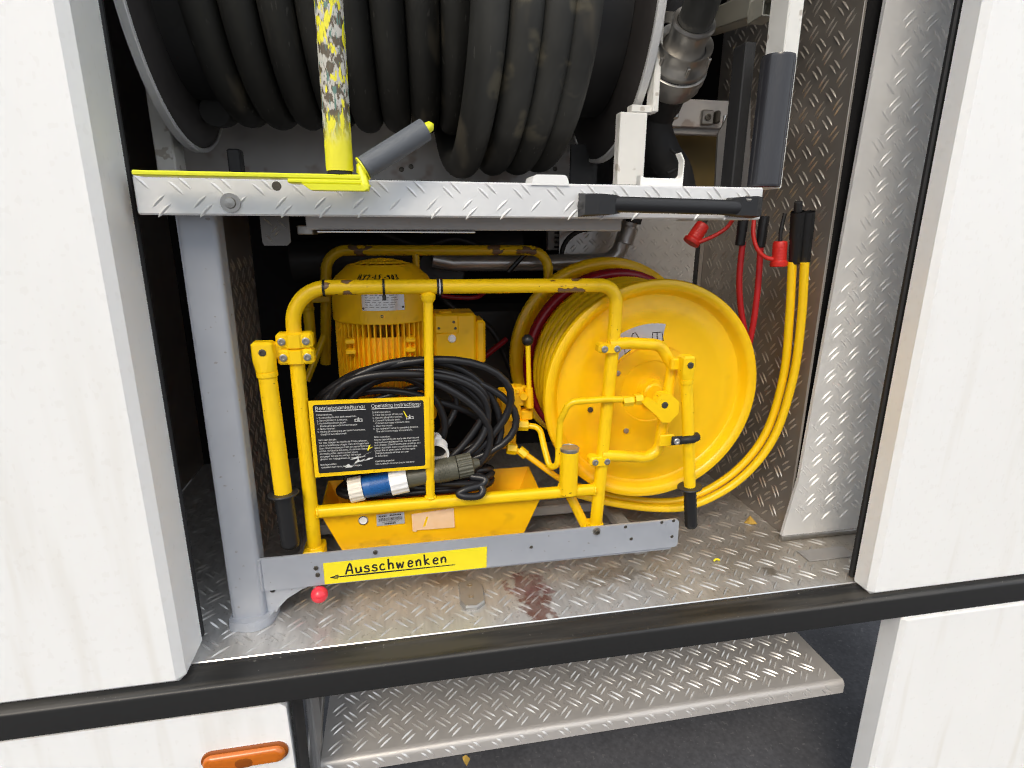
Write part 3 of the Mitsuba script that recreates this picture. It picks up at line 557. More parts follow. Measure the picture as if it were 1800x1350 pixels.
# tape strip with its handwriting
tq = [(-0.1635, 0.9850, 0.1128), (0.1429, 0.9850, 0.1146), (0.1416, 0.9850, 0.0688), (-0.1639, 0.9850, 0.0683)]
TY = CY + 0.0036
k = obj(K + 'tape_strip', xz(Polygon([(q[0], q[2]) for q in tq]), TY, 0.0006), 'tape_yellow')
labels[k] = {'label': 'yellow tape strip with handwritten black lettering Ausschwenken and an arrow'}
GL = {'A': [[(0, 0), (.45, 1), (.62, 0)], [(.12, .36), (.62, .36)]], 'u': [[(.05, .6), (.08, .1), (.28, .02), (.45, .2), (.5, .6)], [(.5, .5), (.56, .02)]],
      's': [[(.48, .52), (.25, .6), (.08, .47), (.2, .33), (.42, .27), (.46, .1), (.25, 0), (.02, .08)]], 'c': [[(.46, .5), (.25, .6), (.06, .38), (.1, .1), (.3, 0), (.48, .1)]],
      'h': [[(.06, 1.05), (.1, 0)], [(.1, .38), (.28, .6), (.44, .45), (.48, 0)]], 'w': [[(0, .58), (.14, 0), (.3, .5), (.44, 0), (.62, .6)]], 'e': [[(.06, .3), (.46, .36), (.4, .55), (.22, .6), (.07, .4), (.1, .1), (.3, 0), (.48, .1)]],
      'n': [[(.05, .58), (.08, 0)], [(.08, .38), (.26, .6), (.42, .45), (.45, 0)]], 'k': [[(.04, 1.08), (.1, 0)], [(.44, .62), (.12, .34), (.46, .02)]],
      'H': [[(0, 0), (.05, 1)], [(.5, 0), (.52, 1)], [(.03, .5), (.5, .52)]], 'V': [[(0, 1), (.25, 0), (.5, 1)]], 'Y': [[(.0, 1), (.25, .5)], [(.55, 1), (.15, 0)]], '2': [[(.02, .8), (.25, 1), (.46, .75), (.05, 0), (.5, .02)]],
      '-': [[(.1, .45), (.42, .45)]], 'L': [[(.05, 1), (.05, 0), (.45, 0)]], 'F': [[(.5, 1), (.05, 1), (.05, 0)], [(.05, .55), (.4, .55)]], '9': [[(.45, .8), (.2, 1), (.05, .75), (.2, .55), (.45, .8), (.4, 0)]], '0': [[(.25, 1), (.05, .5), (.25, 0), (.45, .5), (.25, 1)]],
      '3': [[(.05, .95), (.4, 1), (.2, .58), (.45, .35), (.3, .02), (.02, .08)]], 'M': [[(0, 0), (.08, 1), (.3, .4), (.52, 1), (.6, 0)]]}
def stroke(pts, w):
    m = tube(spline(pts, 4) if len(pts) > 2 else pts, w, 6); return m
def write(text, adv, h, w, asp=0.8):
    """handwriting in the xy plane as flattened strokes"""
    out, x = [], 0
    for i, ch in enumerate(text):
        for st in GL.get(ch, []):
            out.append(stroke([(x + (a + rng.uniform(-.02, .02)) * h * asp, (b + rng.uniform(-.02, .02)) * h, 0) for a, b in st], w))
        x += adv[i] if isinstance(adv, (list, tuple)) else adv
    m = cat(*out); m.vertices[:, 2] *= 0.25; return m
w0, w1 = A(*(-0.1248, 0.9850, 0.0854)), A(*(0.0674, 0.9850, 0.0888)); W = np.linalg.norm(w1 - w0)
adv = np.array([1.0, .85, .8, .8, .85, .92, 1.12, .85, .9, .9, .85, .8]); adv = (adv / adv.sum() * W).tolist()
tx = write('Ausschwenken', adv, 0.0215, 0.0017, 0.95)
U_ = w1 - w0
obj(k + '__lettering', frame_to(tx, (w0[0], TY - 0.0008, w0[2]), U_, np.cross((0, -1, 0), U_)), 'ink_black', True)
p0, p1 = A(*(-0.1527, 0.9850, 0.0815)), A(*(0.0805, 0.9850, 0.0823)); hd = unit(p1 - p0); up = np.cross((0, -1, 0), hd)
am = cat(tube([p0, p0 * .75 + p1 * .25, p1], [0.0011, 0.0018, 0.001], 6), tube([p0 + hd * .014 + up * .004, p0, p0 + hd * .012 - up * .004, p0 + hd * .014 + up * .004], 0.0011, 6))
am.vertices[:, 1] = TY - 0.0008 + (am.vertices[:, 1] - 0.985) * 0.25
obj(k + '__arrow', am, 'ink_black', True)

# ---------------------------------------------------------------- yellow hydraulic power unit
K = thing('hydraulic_power_unit', 'yellow tubular frame unit with electric motor, oil trough and round hose reel', 'hydraulic power unit') + '__'
FR = 1.05
fL, fR = A(*(-0.1864, 1.0500, 0.1081)), A(*(0.3842, 1.0500, 0.0940))
fl = fillet([(-0.1862, FR, 0.100), (-0.1862, FR, 0.6125), (0.4035, FR, 0.6095), (0.4045, FR, 0.54), (0.3855, FR, 0.092)], 0.062, 10)
k = obj(K + 'front_frame', tube(fl, 0.0130, 18), 'yellow_worn', 60)
FRONT = k
rf = [(-0.1904, 1.4500, 0.3834), (-0.1680, 1.4500, 0.6578), (0.3686, 1.4500, 0.6568), (0.3849, 1.4500, 0.3609)]
obj(K + 'rear_frame', tube(fillet(rf, 0.05, 8), 0.0125, 16), 'yellow_worn', 60)
obj(K + 'rear_frame_post', rod((0.0394, 1.4500, 0.6507), (0.0397, 1.4500, 0.5478), 0.0085), 'yellow_paint')
obj(K + 'middle_post', rod((0.0480, FR, 0.603), (0.0395, FR, 0.19), 0.0088), 'yellow_paint')
obj(K + 'post_collar', lathe([(0.0088, 0), (0.013, 0.006), (0.0135, 0.014), (0.0088, 0.02)], 18, (0.048, FR, 0.583), (0.048, FR, 1)), 'yellow_paint')
obj(K + 'cross_bar', rbox((-0.178, FR - 0.0105, 0.176), (0.380, FR + 0.0105, 0.198), 0.005), 'yellow_paint', 50)
def bead(c, n, r):
    c, n = A(*c), unit(n); u = unit(np.cross(n, [0.3, 0.2, 0.9])); w = np.cross(n, u)
    t = np.linspace(0, 2 * np.pi, 28, endpoint=False)
    return tube([c + r * (math.cos(a) * u + math.sin(a) * w) for a in t], 0.0026 + 0.0007 * np.sin(t * 9), 7, closed=True)
for c_, n_, r__ in (((-0.1745, FR, 0.187), (1, 0, 0), 0.0115), ((0.3775, FR, 0.187), (1, 0, 0), 0.0115), ((0.0398, FR, 0.200), (0, 0, 1), 0.009), ((0.0478, FR, 0.597), (0, 0, 1), 0.0095), ((0.321, FR, 0.199), (0, 0, 1), 0.019), ((-0.1862, FR, 0.114), (0, 0, 1), 0.0135), ((0.386, FR, 0.107), (0, 0, 1), 0.0135)):
    obj(K + 'weld', bead(c_, n_, r__), 'yellow_paint', 60)
obj(K + 'foot_plate', rbox((-0.2065, FR - 0.022, 0.068), (-0.168, FR + 0.03, 0.1135), 0.003), 'yellow_paint')
obj(K + 'foot_plate', rbox((0.368, FR - 0.022, 0.070), (0.4015, FR + 0.03, 0.106), 0.003), 'yellow_paint')
obj(K + 'strut', rod((0.3370, 1.0900, 0.1611), (0.3787, 1.0650, 0.0724), 0.0105), 'yellow_paint')
k = obj(K + 'stub_post', rod((0.3205, 1.0450, 0.1870), (0.3203, 1.0450, 0.2825), 0.0187, 26), 'yellow_paint', 50)
c = A(*(0.3204, 1.0450, 0.2862))
obj(k + '__cap', lathe([(0.0193, -0.006), (0.0198, 0.0), (0.0175, 0.0018), (0.017, 0.0006), (0, 0.0006)], 28, c, c + A(0, 0, 1)), 'zinc')
def tie(x, m='black_plastic', tail=True):
    q = lathe([(0.0129, -0.002), (0.0146, -0.002), (0.0146, 0.002), (0.0129, 0.002)], 20, (x, FR, 0.6115), (x + 1, FR, 0.6105))
    if not tail: return q
    return cat(q, rbox((x - 0.003, FR - 0.0165, 0.590), (x + 0.0035, FR - 0.0125, 0.5995), 0.001))
for x in ((-0.1302, 1.0500, 0.6126)[0], (0.0656, 1.0500, 0.6119)[0], (0.0717, 1.0500, 0.6119)[0]): obj(K + 'cable_tie', tie(x, tail=False), 'black_plastic')
xx = (-0.0291, 1.0500, 0.6132)[0]
obj(K + 'cable_tie', tie(xx), 'black_plastic')
xx = (0.0687, 1.0500, 0.6119)[0]
obj(K + 'band', lathe([(0.0131, -0.0022), (0.0138, -0.0022), (0.0138, 0.0022), (0.0131, 0.0022)], 20, (xx, FR, 0.611), (xx + 1, FR, 0.611)), 'bright_plastic')
# clamps: block with two bolts round a tube
def clamp(name, x, z, w, h, y=FR, tilt=0.0):
    b = hull(np.vstack([rbox((-w / 2, -0.0165, -h / 2), (w / 2, 0.012, h / 2), 0.004).vertices]))
    ridge = hull([(sx * 0.013, yy, sz * h * 0.46) for sx in (-1, 1) for yy in (-0.016,) for sz in (-1, 1)] + [(sx * 0.009, -0.0195, sz * h * 0.42) for sx in (-1, 1) for sz in (-1, 1)])
    M = trimesh.transformations.rotation_matrix(-tilt, [0, 1, 0]); M[:3, 3] = (x, y, z)
    kk = obj(K + name, cat(b, ridge).apply_transform(M), 'yellow_paint')
    for sx in (-1, 1):
        c = (M @ [sx * (w / 2 - 0.0105), -0.0172, 0, 1])[:3]
        bb_ = obj(kk + '__bolt', bolt(c, (0, -1, 0), 0.0066, 0.003), 'zinc')
for (a_, b_, wpx) in (((-0.1854, 1.0340, 0.5223)[0], (-0.1854, 1.0340, 0.5223)[2], 0.0), ((-0.1851, 1.0340, 0.4941)[0], (-0.1851, 1.0340, 0.4941)[2], 0.0)):
    clamp('clamp', a_, b_, 0.061, 0.0275, FR, 0.0)
clamp('clamp', (0.3922, 1.0300, 0.4895)[0], (0.3922, 1.0300, 0.4895)[2], 0.046, 0.0185)
clamp('clamp', (0.3844, 1.0300, 0.2556)[0], (0.3844, 1.0300, 0.2556)[2], 0.046, 0.0185)
# folding carrying handles
def carry_handle(head, top, bot, gbot, r, discr, strap=None):
    head, top, bot, gbot = (A(*q) for q in (head, top, bot, gbot)); d = unit(bot - top)
    kk = obj(K + 'carry_handle', tube([top, bot], r, 20), 'yellow_paint', 50)
    obj(kk + '__hinge_head', hull(np.vstack([rbox(head - A(r * 1.15, 0.014, 0.017), head + A(r * 1.15, 0.014, 0.018), 0.004).vertices, along(lathe([(0, 0), (r * 1.12, 0), (r * 1.12, 0.004), (0, 0.004)], 18), top, bot).vertices])), 'yellow_paint')
    obj(kk + '__collar', lathe([(r, 0), (r * 1.15, 0.001), (r * 1.15, 0.009), (r, 0.012)], 20, top + d * 0.004, bot), 'yellow_paint')
    obj(kk + '__pivot', bolt(head + A(0.001, -0.0145, 0.001), (0, -1, 0), 0.0062, 0.0022), 'dark_bolt')
    obj(kk + '__guard_disc', lathe([(r, -0.001), (discr - 0.001, -0.001), (discr, 0.001), (discr - 0.001, 0.003), (r, 0.003)], 28, bot, bot + d), 'dark_part')
    L_ = np.linalg.norm(gbot - bot)
    gp = [(r * 0.9, 0.003)] + [(r * (1.12 if i % 2 else 1.06), 0.003 + (L_ - 0.007) * i / 16) for i in range(17)] + [(r * 0.8, L_), (0, L_)]
    obj(kk + '__grip', lathe(gp, 24, bot, bot + d), 'black_plastic', 50)
    return kk
HL = carry_handle((-0.2353, 1.0300, 0.5068), (-0.2338, 1.0300, 0.4766), (-0.2267, 1.0220, 0.2452), (-0.2224, 1.0160, 0.1361), 0.0155, 0.0275)
obj(K + 'hinge_lug', rbox(A(*(-0.2240, 1.0350, 0.4913)), A(*(-0.2053, 1.0350, 0.5208)) + A(0, 0.014, 0), 0.003), 'yellow_paint')
HR = carry_handle((0.5403, 1.0100, 0.4592), (0.5427, 1.0100, 0.4339), (0.5692, 1.0040, 0.1996), (0.5791, 1.0020, 0.1053), 0.0118, 0.0255)
obj(K + 'hinge_lug', rbox(A(*(0.5130, 1.0150, 0.4454)), A(*(0.5299, 1.0150, 0.4699)) + A(0, 0.014, 0), 0.003), 'yellow_paint')
# swivel bracket over the reel hub
BY = 1.028
br = fillet([(0.3927, 1.0450, 0.4953), (0.4276, 1.0450, 0.4976), (0.4993, 1.0450, 0.4919), (0.5299, 1.0450, 0.4455), (0.5231, 1.0450, 0.3801), (0.5146, 1.0450, 0.2690), (0.4905, 1.0450, 0.2529), (0.3879, 1.0450, 0.2653)], 0.032, 8)
obj(K + 'swivel_bracket', tube(br, 0.0118, 16), 'yellow_paint', 60)
q = [(0.4580, 1.0200, 0.3839), (0.4745, 1.0200, 0.3878), (0.4847, 1.0200, 0.3802), (0.4929, 1.0200, 0.3986), (0.5096, 1.0200, 0.4001), (0.5293, 1.0200, 0.3826), (0.5300, 1.0200, 0.3610), (0.5144, 1.0200, 0.3427), (0.4997, 1.0200, 0.3435), (0.4863, 1.0200, 0.3587)]
k = obj(K + 'hub_plate', xz(Polygon([(a[0], a[2]) for a in q]).buffer(0.002), 1.030, 0.022), 'yellow_paint')
obj(k + '__pin', bolt(A(*(0.5010, 1.0080, 0.3783)), (0, -1, 0), 0.0066, 0.0016), 'dark_bolt')
q = A(*(0.5277, 1.0000, 0.3042))
k = obj(K + 'handle_strap', cat(rbox((0.5182, 0.9990, 0.2956), A(*(0.5410, 0.9990, 0.3134)) + A(0, 0.004, 0), 0.001), tube([(0.5410, 1.0020, 0.3038), (0.5477, 0.9920, 0.3084), (0.5611, 0.9940, 0.3080), (0.5716, 1.0000, 0.3087), (0.5768, 1.0120, 0.3075)], 0.0078, 12)), 'black_rubber')
k2 = obj(k + '__bolt', bolt((q[0], 0.9985, q[2]), (0, -1, 0), 0.0065, 0.0045), 'bare_alu')
obj(K + 'strap_tab', rbox((0.4980, 1.0120, 0.2882), A(*(0.5303, 1.0120, 0.3130)) + A(0, 0.006, 0), 0.002), 'yellow_paint')
# oil trough under the motor
t0 = [(-0.1691, 1.0620, 0.1701), (0.2809, 1.0620, 0.2054)]; b0 = [(-0.1263, 1.0700, 0.0857), (0.2163, 1.0700, 0.0795)]
zt = 0.178; yb_ = 1.205
fa = [(-0.172, 1.062, zt), (0.268, 1.062, zt), (0.2155, 1.068, 0.052), (-0.121, 1.068, 0.052)]
bk = [(-0.172, yb_, zt + 0.002), (0.272, yb_, zt + 0.002), (0.2155, yb_ - 0.03, 0.052), (-0.121, yb_ - 0.03, 0.052)]
def sheet(quad, th=0.003):
    quad = np.asarray(quad, float); n_ = unit(np.cross(quad[1] - quad[0], quad[2] - quad[0])); return hull(np.vstack([quad - n_ * th / 2, quad + n_ * th / 2]))
k = obj(K + 'oil_trough', cat(sheet(fa), sheet(bk), sheet([fa[0], bk[0], bk[3], fa[3]]), sheet([fa[1], bk[1], bk[2], fa[2]]), sheet([fa[2], bk[2], bk[3], fa[3]])), 'motor_paint')
TR = k
# stickers on the trough
SYK = 1.0605
def sticker(name, quad_px, m, th=0.0006):
    return obj(TR + '__' + name, xz(Polygon(quad_px), SYK, th), m)
sl = 0.0
def onf(q): return (q[0], q[2])
k = obj(TR + '__round_seal', lathe([(0, 0.0008), (0.0078, 0.0008), (0.0080, 0.0004), (0.0096, 0.0004), (0.0096, 0)], 26, ((-0.0926, 1.0600, 0.1551)[0], SYK, (-0.0926, 1.0600, 0.1551)[2]), ((-0.0926, 1.0600, 0.1551)[0], 0, (-0.0926, 1.0600, 0.1551)[2])), 'sticker_white')
obj(TR + '__seal_ring', lathe([(0.0081, 0.0005), (0.0081, 0.0012), (0.0093, 0.0012), (0.0093, 0.0005)], 26, ((-0.0926, 1.0600, 0.1551)[0], SYK, (-0.0926, 1.0600, 0.1551)[2]), ((-0.0926, 1.0600, 0.1551)[0], 0, (-0.0926, 1.0600, 0.1551)[2])), 'dark_bolt')
sq = [(-0.0669, 1.0600, 0.1651), (-0.0127, 1.0600, 0.1662), (-0.0127, 1.0600, 0.1410), (-0.0672, 1.0600, 0.1401)]
k = sticker('inventory_sticker', [onf(a) for a in sq], 'sticker_silver')
bars, x = [], 0.0
s0, s1, s3 = A(*sq[0]), A(*sq[1]), A(*sq[3]); su, sv = s1 - s0, s3 - s0
while x < 0.84:
    w = rng.choice([0.008, 0.014, 0.02]); bars.append([(x + .08, .34), (x + .08 + w, .34), (x + .08 + w, .62), (x + .08, .62)]); x += w + rng.choice([0.01, 0.016])
for a_, b_, c_, d_2 in ((.08, .42, .12, .24), (.48, .92, .10, .22), (.2, .8, .68, .74), (.28, .72, .8, .93)): 
    n_ = int((b_ - a_) / 0.06); bars += [[(a_ + i * .06, c_), (a_ + i * .06 + .045, c_), (a_ + i * .06 + .045, d_2), (a_ + i * .06, d_2)] for i in range(n_)]
bm = cat(*[xz(Polygon([onf(s0 + su * a + sv * b) for a, b in q_]), SYK - 0.0006, 0.0003) for q_ in bars])
obj(TR + '__sticker_print', bm, 'ink_black')
sticker('torn_label', [onf(a) for a in ((0.0016, 1.0600, 0.1599), (0.0858, 1.0600, 0.1659), (0.0872, 1.0600, 0.1222), (0.0115, 1.0600, 0.1233), (0.0090, 1.0600, 0.1197), (0.0023, 1.0600, 0.1217))], 'sticker_peach')
obj(TR + '__label_mark', xz(Polygon([onf(a) for a in ((0.0306, 1.0600, 0.1520), (0.0340, 1.0600, 0.1505), (0.0276, 1.0600, 0.1307), (0.0230, 1.0600, 0.1298))]), SYK - 0.0006, 0.0004), 'yellow_paint')
# instruction plate
PY = 1.040
pq = [(-0.1702, 1.0400, 0.4106), (0.0413, 1.0400, 0.4084), (0.0400, 1.0400, 0.2676), (-0.1703, 1.0400, 0.2653)]
def inset(q, a, b, c, d): return q
k = obj(K + 'instruction_plate', xz(Polygon([onf(a) for a in pq]).buffer(0.0015), PY, 0.0025), 'yellow_paint')
bq = [(-0.1646, 1.0380, 0.4045), (0.0327, 1.0380, 0.4039), (0.0314, 1.0380, 0.2726), (-0.1644, 1.0380, 0.2715)]
blk = Polygon([onf(a) for a in bq]).buffer(-0.004).buffer(0.004, 6)
kf = obj(K + 'instruction_plate_face', xz(blk, PY - 0.0025, 0.0006), 'plate_black'); FACE = kf
B0, B1, B3 = A(*bq[0]), A(*bq[1]), A(*bq[3]); bu, bv = B1 - B0, B3 - B0
YF = PY - 0.0032
def put_text(txt, a, b, wfrac, hfrac, bold=False, sy=1.0):
    """txt from (a, b) on the plate (fractions from its top left corner), wfrac of the plate wide"""
    m = meshkit.text_mesh(txt, 1.0, 0.02, bold); e = m.extents
    p = B0 + bu * a + bv * b; m.vertices[:, 0] -= m.vertices[:, 0].min()
    m.vertices[:, 0] *= wfrac * np.linalg.norm(bu) / e[0]; m.vertices[:, 1] *= hfrac * np.linalg.norm(bv); m.vertices[:, 2] *= 0.01
    return frame_to(m, (p[0], YF, p[2]), bu, np.cross((0, -1, 0), bu))
hd = [put_text('Betriebsanleitung:', .02, .075, .44, .050), put_text('Operating instructions:', .52, .075, .45, .050)]
def bar_(a, b, c, d): return xz(Polygon([onf(B0 + bu * x_ + bv * y_) for x_, y_ in ((a, b), (c, b), (c, d), (a, d))]), YF, 0.0003)
hd += [bar_(.02, .088, .47, .098), bar_(.52, .088, .96, .098)]
obj(FACE + '__heading', cat(*hd), 'print_white', False)
Lc_ = ['Inbetriebnahme:', '1. Druckschläuche dem Gerät entnehmen.', '2. Stromstecker in Zuleitung.', '3. Hydraulikgerät ankuppeln.', '   Blindkupplungen miteinander kuppeln.', '4. Motor starten.', '5. Hydraulikversorgung am Ventil freischalten.', '   Gerät ist betriebsbereit.', '', 'Nach dem Betrieb:', 'Vor dem Ablegen der Geräte die Drücke ablassen,', 'Ventil in Nullstellung bringen. Dann die Kupplungen', 'lösen. Staubschutzkappen anbringen und auf Schmutz', 'prüfen. Schläuche aufrollen. Vor Einsatz Ölstand', 'am Gerät prüfen. Gerät trocken lagern', 'und gegen Verrutschen sichern. Ölwechsel', 'jährlich. Nur freigegebenes Öl verwenden.', '', 'Betriebsmittel:', 'Hydrauliköl nach Norm, Menge nach Angabe']
Rc_ = ['Initial operation:', '1. Take out hoses of the reel.', '2. Electric plug into socket.', '3. Connect hydraulic tools.', '   Connect dust caps with each other.', '4. Start the motor.', '5. Put hydraulic valve in operating position.', '   The unit is now ready for operation.', '', 'After operation:', 'Before depositing the tools see that the unit', 'and tools are depressurized. Put the valve in', 'zero position. Disconnecting the couplings and', 'attach dust caps. Clean couplings and caps.', 'Check the oil level before storing again.', 'Change hydraulic oil once per year', 'as described.', '', 'Operating material:', 'Use hydraulic oil according to standard']
lines = []
for col, a in ((Lc_, .025), (Rc_, .525)):
    for i, t in enumerate(col):
        if t.strip():
            ind = (len(t) - len(t.lstrip())) * .008
            lines.append(put_text(t.strip(), a + ind, .155 + i * .0405, min(.0093 * len(t.strip()), .45), .024))
obj(FACE + '__body_text', cat(*lines), 'print_white', False)
sc = [bar_(.36, .225, .43, .232), bar_(.36, .260, .43, .267), bar_(.36, .225, .366, .267), bar_(.424, .225, .43, .267), bar_(.39, .205, .40, .225), bar_(.385, .238, .405, .255), bar_(.83, .225, .90, .232), bar_(.83, .260, .90, .267), bar_(.83, .225, .836, .267), bar_(.894, .225, .90, .267), bar_(.86, .205, .87, .225), bar_(.855, .238, .875, .255)]
obj(FACE + '__symbol', cat(*sc), 'print_white', False)
scr = []
for i in range(14):
    a_ = rng.uniform(.2, .5); b_ = .80 - (a_ - .2) * .55 + rng.uniform(-.05, .05) + .12
    scr.append(xz(Polygon([onf(B0 + bu * x_ + bv * y_) for x_, y_ in ((a_, b_), (a_ + rng.uniform(.02, .09), b_ - rng.uniform(.02, .06)), (a_ + rng.uniform(.02, .08), b_ - .012))]).buffer(1e-5), YF - 0.0003, 0.0002))
obj(FACE + '__scratch', cat(*scr), 'print_white', False)
obj(FACE + '__chip', cat(*[xz(Polygon([onf(B0 + bu * x_ + bv * y_) for x_, y_ in q_]), YF - 0.0005, 0.0002) for q_ in ([(.805, .14), (.815, .145), (.845, .235), (.833, .24)], [(.475, .62), (.49, .615), (.47, .70), (.455, .695)], [(.475, .665), (.505, .645), (.505, .655), (.475, .678)])]), 'tape_yellow', False)

# electric motor
MX, MY = -0.0370, 1.252
def mlathe(prof, n=64): return lathe(prof, n, (MX, MY, 0), (MX, MY, 1))
k = obj(K + 'motor', mlathe([(0.090, 0.30), (0.090, 0.50)]), 'motor_paint', 40); MO = k
zb = (-0.0401, 1.1490, 0.5280)[2]
obj(MO + '__fan_cowl', mlathe([(0.096, zb), (0.1035, zb), (0.1045, zb + 0.004), (0.1035, 0.592), (0.1015, 0.604), (0.094, 0.615), (0.078, 0.629), (0.073, 0.634), (0.0695, 0.6375), (0.0665, 0.6365)]), 'motor_paint', 45)
gz = lambda r: 0.6345 + 0.013 * (1 - (r / 0.066)**2)
gr = [mlathe([(r, gz(r)), (r + 0.002, gz(r) + 0.003), (r + 0.004, gz(r + 0.004))], 40) for r in (0.008, 0.024, 0.042, 0.0605)]
for i in range(18):
    a = i * math.pi / 9; gr.append(tube([(MX + r * math.cos(a), MY + r * math.sin(a), gz(r) + 0.001) for r in (0.008, 0.026, 0.042, 0.056, 0.066)], 0.0015, 6))
obj(MO + '__grille', cat(*gr), 'motor_paint', 40)
obj(MO + '__fan', mlathe([(0.066, 0.618), (0.0, 0.618)], 32), 'dark_inside')
for i in range(36):
    a = -math.pi / 2 + (i - 17.5) * math.radians(6.8)
    ca_, sa_ = math.cos(a), math.sin(a)
    f_ = rbox((0.085, -0.0013, 0.33), (0.1010, 0.0013, zb + 0.004), 0.0006)
    M = np.eye(4); M[:2, 0] = ca_, sa_; M[:2, 1] = -sa_, ca_; M[:3, 3] = MX, MY, 0
    obj(MO + '__cooling_fin', f_.apply_transform(M), 'motor_paint')
for dx in (-0.066, 0.052):
    for dz in (0.0, 0.021):
        obj(MO + '__boss', rbox((MX + dx - 0.010, MY - 0.093, 0.468 + dz), (MX + dx + 0.010, MY - 0.068, 0.478 + dz), 0.002), 'motor_paint')
# curved name plate
a0, a1 = math.atan2(-1, ((-0.0763, 1.1490, 0.5907)[0] - MX) / 0.1035), 0
def curved(xa, xb, za, zc_, r, n=14):
    aa = np.arcsin(np.linspace((xa - MX) / r, (xb - MX) / r, n)); v = []
    for rr in (r, r - 0.0012):
        v += [[MX + rr * math.sin(t), MY - rr * math.cos(t), z_] for t in aa for z_ in (za, zc_)]
    f = []
    for i in range(n - 1):
        f += [[2 * i, 2 * i + 2, 2 * i + 3], [2 * i, 2 * i + 3, 2 * i + 1]]
    m_ = 2 * n
    f += [[1, 3, m_ + 1]] and [[2 * i + 1, 2 * i + 3, m_ + 2 * i + 3] for i in range(n - 1)] + [[2 * i + 1, m_ + 2 * i + 3, m_ + 2 * i + 1] for i in range(n - 1)]
    return trimesh.Trimesh(v, f + [], process=False)
def curved_full(xa, xb, za, zc_, r, n=14):
    m = curved(xa, xb, za, zc_, r, n)
    aa = np.arcsin(np.linspace((xa - MX) / r, (xb - MX) / r, n))
    f = [[2 * i, 2 * i + 2, 2 * i + 3] for i in range(n - 1)] + [[2 * i, 2 * i + 3, 2 * i + 1] for i in range(n - 1)]
    return trimesh.Trimesh(m.vertices, np.vstack([m.faces, f]), process=False)
np0, np1 = (-0.0752, 1.1500, 0.5917), (0.0060, 1.1500, 0.5538)
k2 = obj(MO + '__name_plate', curved_full(np0[0], np1[0], np1[2] + 0.002, np0[2], 0.1052), 'bare_alu', True)
ln = []
for i in range(6):
    zz = np1[2] + 0.008 + i * 0.0046
    x_ = np0[0] + 0.006
    while x_ < np1[0] - 0.02:
        w_ = rng.uniform(0.005, 0.014); ln.append(curved_full(x_, x_ + w_, zz, zz + 0.0014, 0.1055, 3)); x_ += w_ + rng.uniform(0.002, 0.006)
obj(MO + '__plate_print', cat(*ln), 'grey_dull', False)
for q in ((-0.0728, 1.1480, 0.5601), (0.0031, 1.1480, 0.5619)): obj(MO + '__plate_rivet', bolt((q[0], MY - math.sqrt(0.1055**2 - (q[0] - MX)**2), q[2]), ((q[0] - MX), -0.1, 0), 0.0022, 0.001), 'dark_bolt')
obj(MO + '__cowl_screw', bolt((MX - 0.001, MY - 0.1035, (-0.0381, 1.1490, 0.5448)[2]), (0, -1, 0), 0.003, 0.001), 'dark_bolt')
# marker pen writing on the sloping shoulder of the cowl
wm = write('HY2-LF-903', [.0105, .0095, .0085, .0075, .0085, .009, .007, .009, .0085, .008], 0.0125, 0.0011)
wm.vertices[:, 0] -= wm.vertices[:, 0].mean() - 0.004
v = wm.vertices.copy(); th = v[:, 0] / 0.098
sl_r = np.interp(v[:, 1], [0, 0.0125], [0.0955, 0.0865]); sl_z = np.interp(v[:, 1], [0, 0.0125], [0.6145, 0.6230])
n_off = 0.0004 + v[:, 2]
wm.vertices = np.stack([MX + (sl_r + n_off * .6) * np.sin(th), MY - (sl_r + n_off * .6) * np.cos(th), sl_z + n_off * .8], 1)
obj(MO + '__marker_lettering', wm, 'ink_black', True)
# terminal box beside it
TBY = 1.205
k = obj(MO + '__terminal_box', rbox(A(*(0.0647, 1.2050, 0.4315)), A(*(0.1536, 1.2050, 0.5379)) + A(0, 0.08, 0), 0.005), 'motor_paint')
obj(MO + '__box_lid', rbox(A(*(0.0663, 1.2010, 0.4961)), A(*(0.1172, 1.2010, 0.5369)) + A(0, 0.07, 0), 0.003), 'motor_paint')
obj(MO + '__side_cover', rbox(A(*(0.1542, 1.2090, 0.4271)), A(*(0.1747, 1.2090, 0.5222)) + A(0, 0.07, 0), 0.005), 'motor_paint')
cc = A(*(0.0925, 1.2350, 0.5347))
obj(MO + '__box_plug', lathe([(0.0, 0.006), (0.013, 0.006), (0.0145, 0.004), (0.0145, -0.002)], 20, cc, cc + A(0, 0, 1)), 'motor_paint')
cc = A(*(0.1022, 1.2050, 0.4858))
obj(MO + '__push_button', lathe([(0.0, 0.006), (0.006, 0.0055), (0.0085, 0.003), (0.009, -0.002)], 18, cc, cc + A(0, -1, 0)), 'bright_plastic')
for q in ((0.0750, 1.2010, 0.5091), (0.1095, 1.2010, 0.5082), (0.1061, 1.2010, 0.5215)): obj(MO + '__lid_screw', bolt(q, (0, -1, 0), 0.0028, 0.0012), 'dark_bolt')
obj(MO + '__motor_flange', mlathe([(0.0, 0.33), (0.105, 0.33), (0.105, 0.305), (0.08, 0.30), (0.07, 0.20)], 40), 'motor_paint')
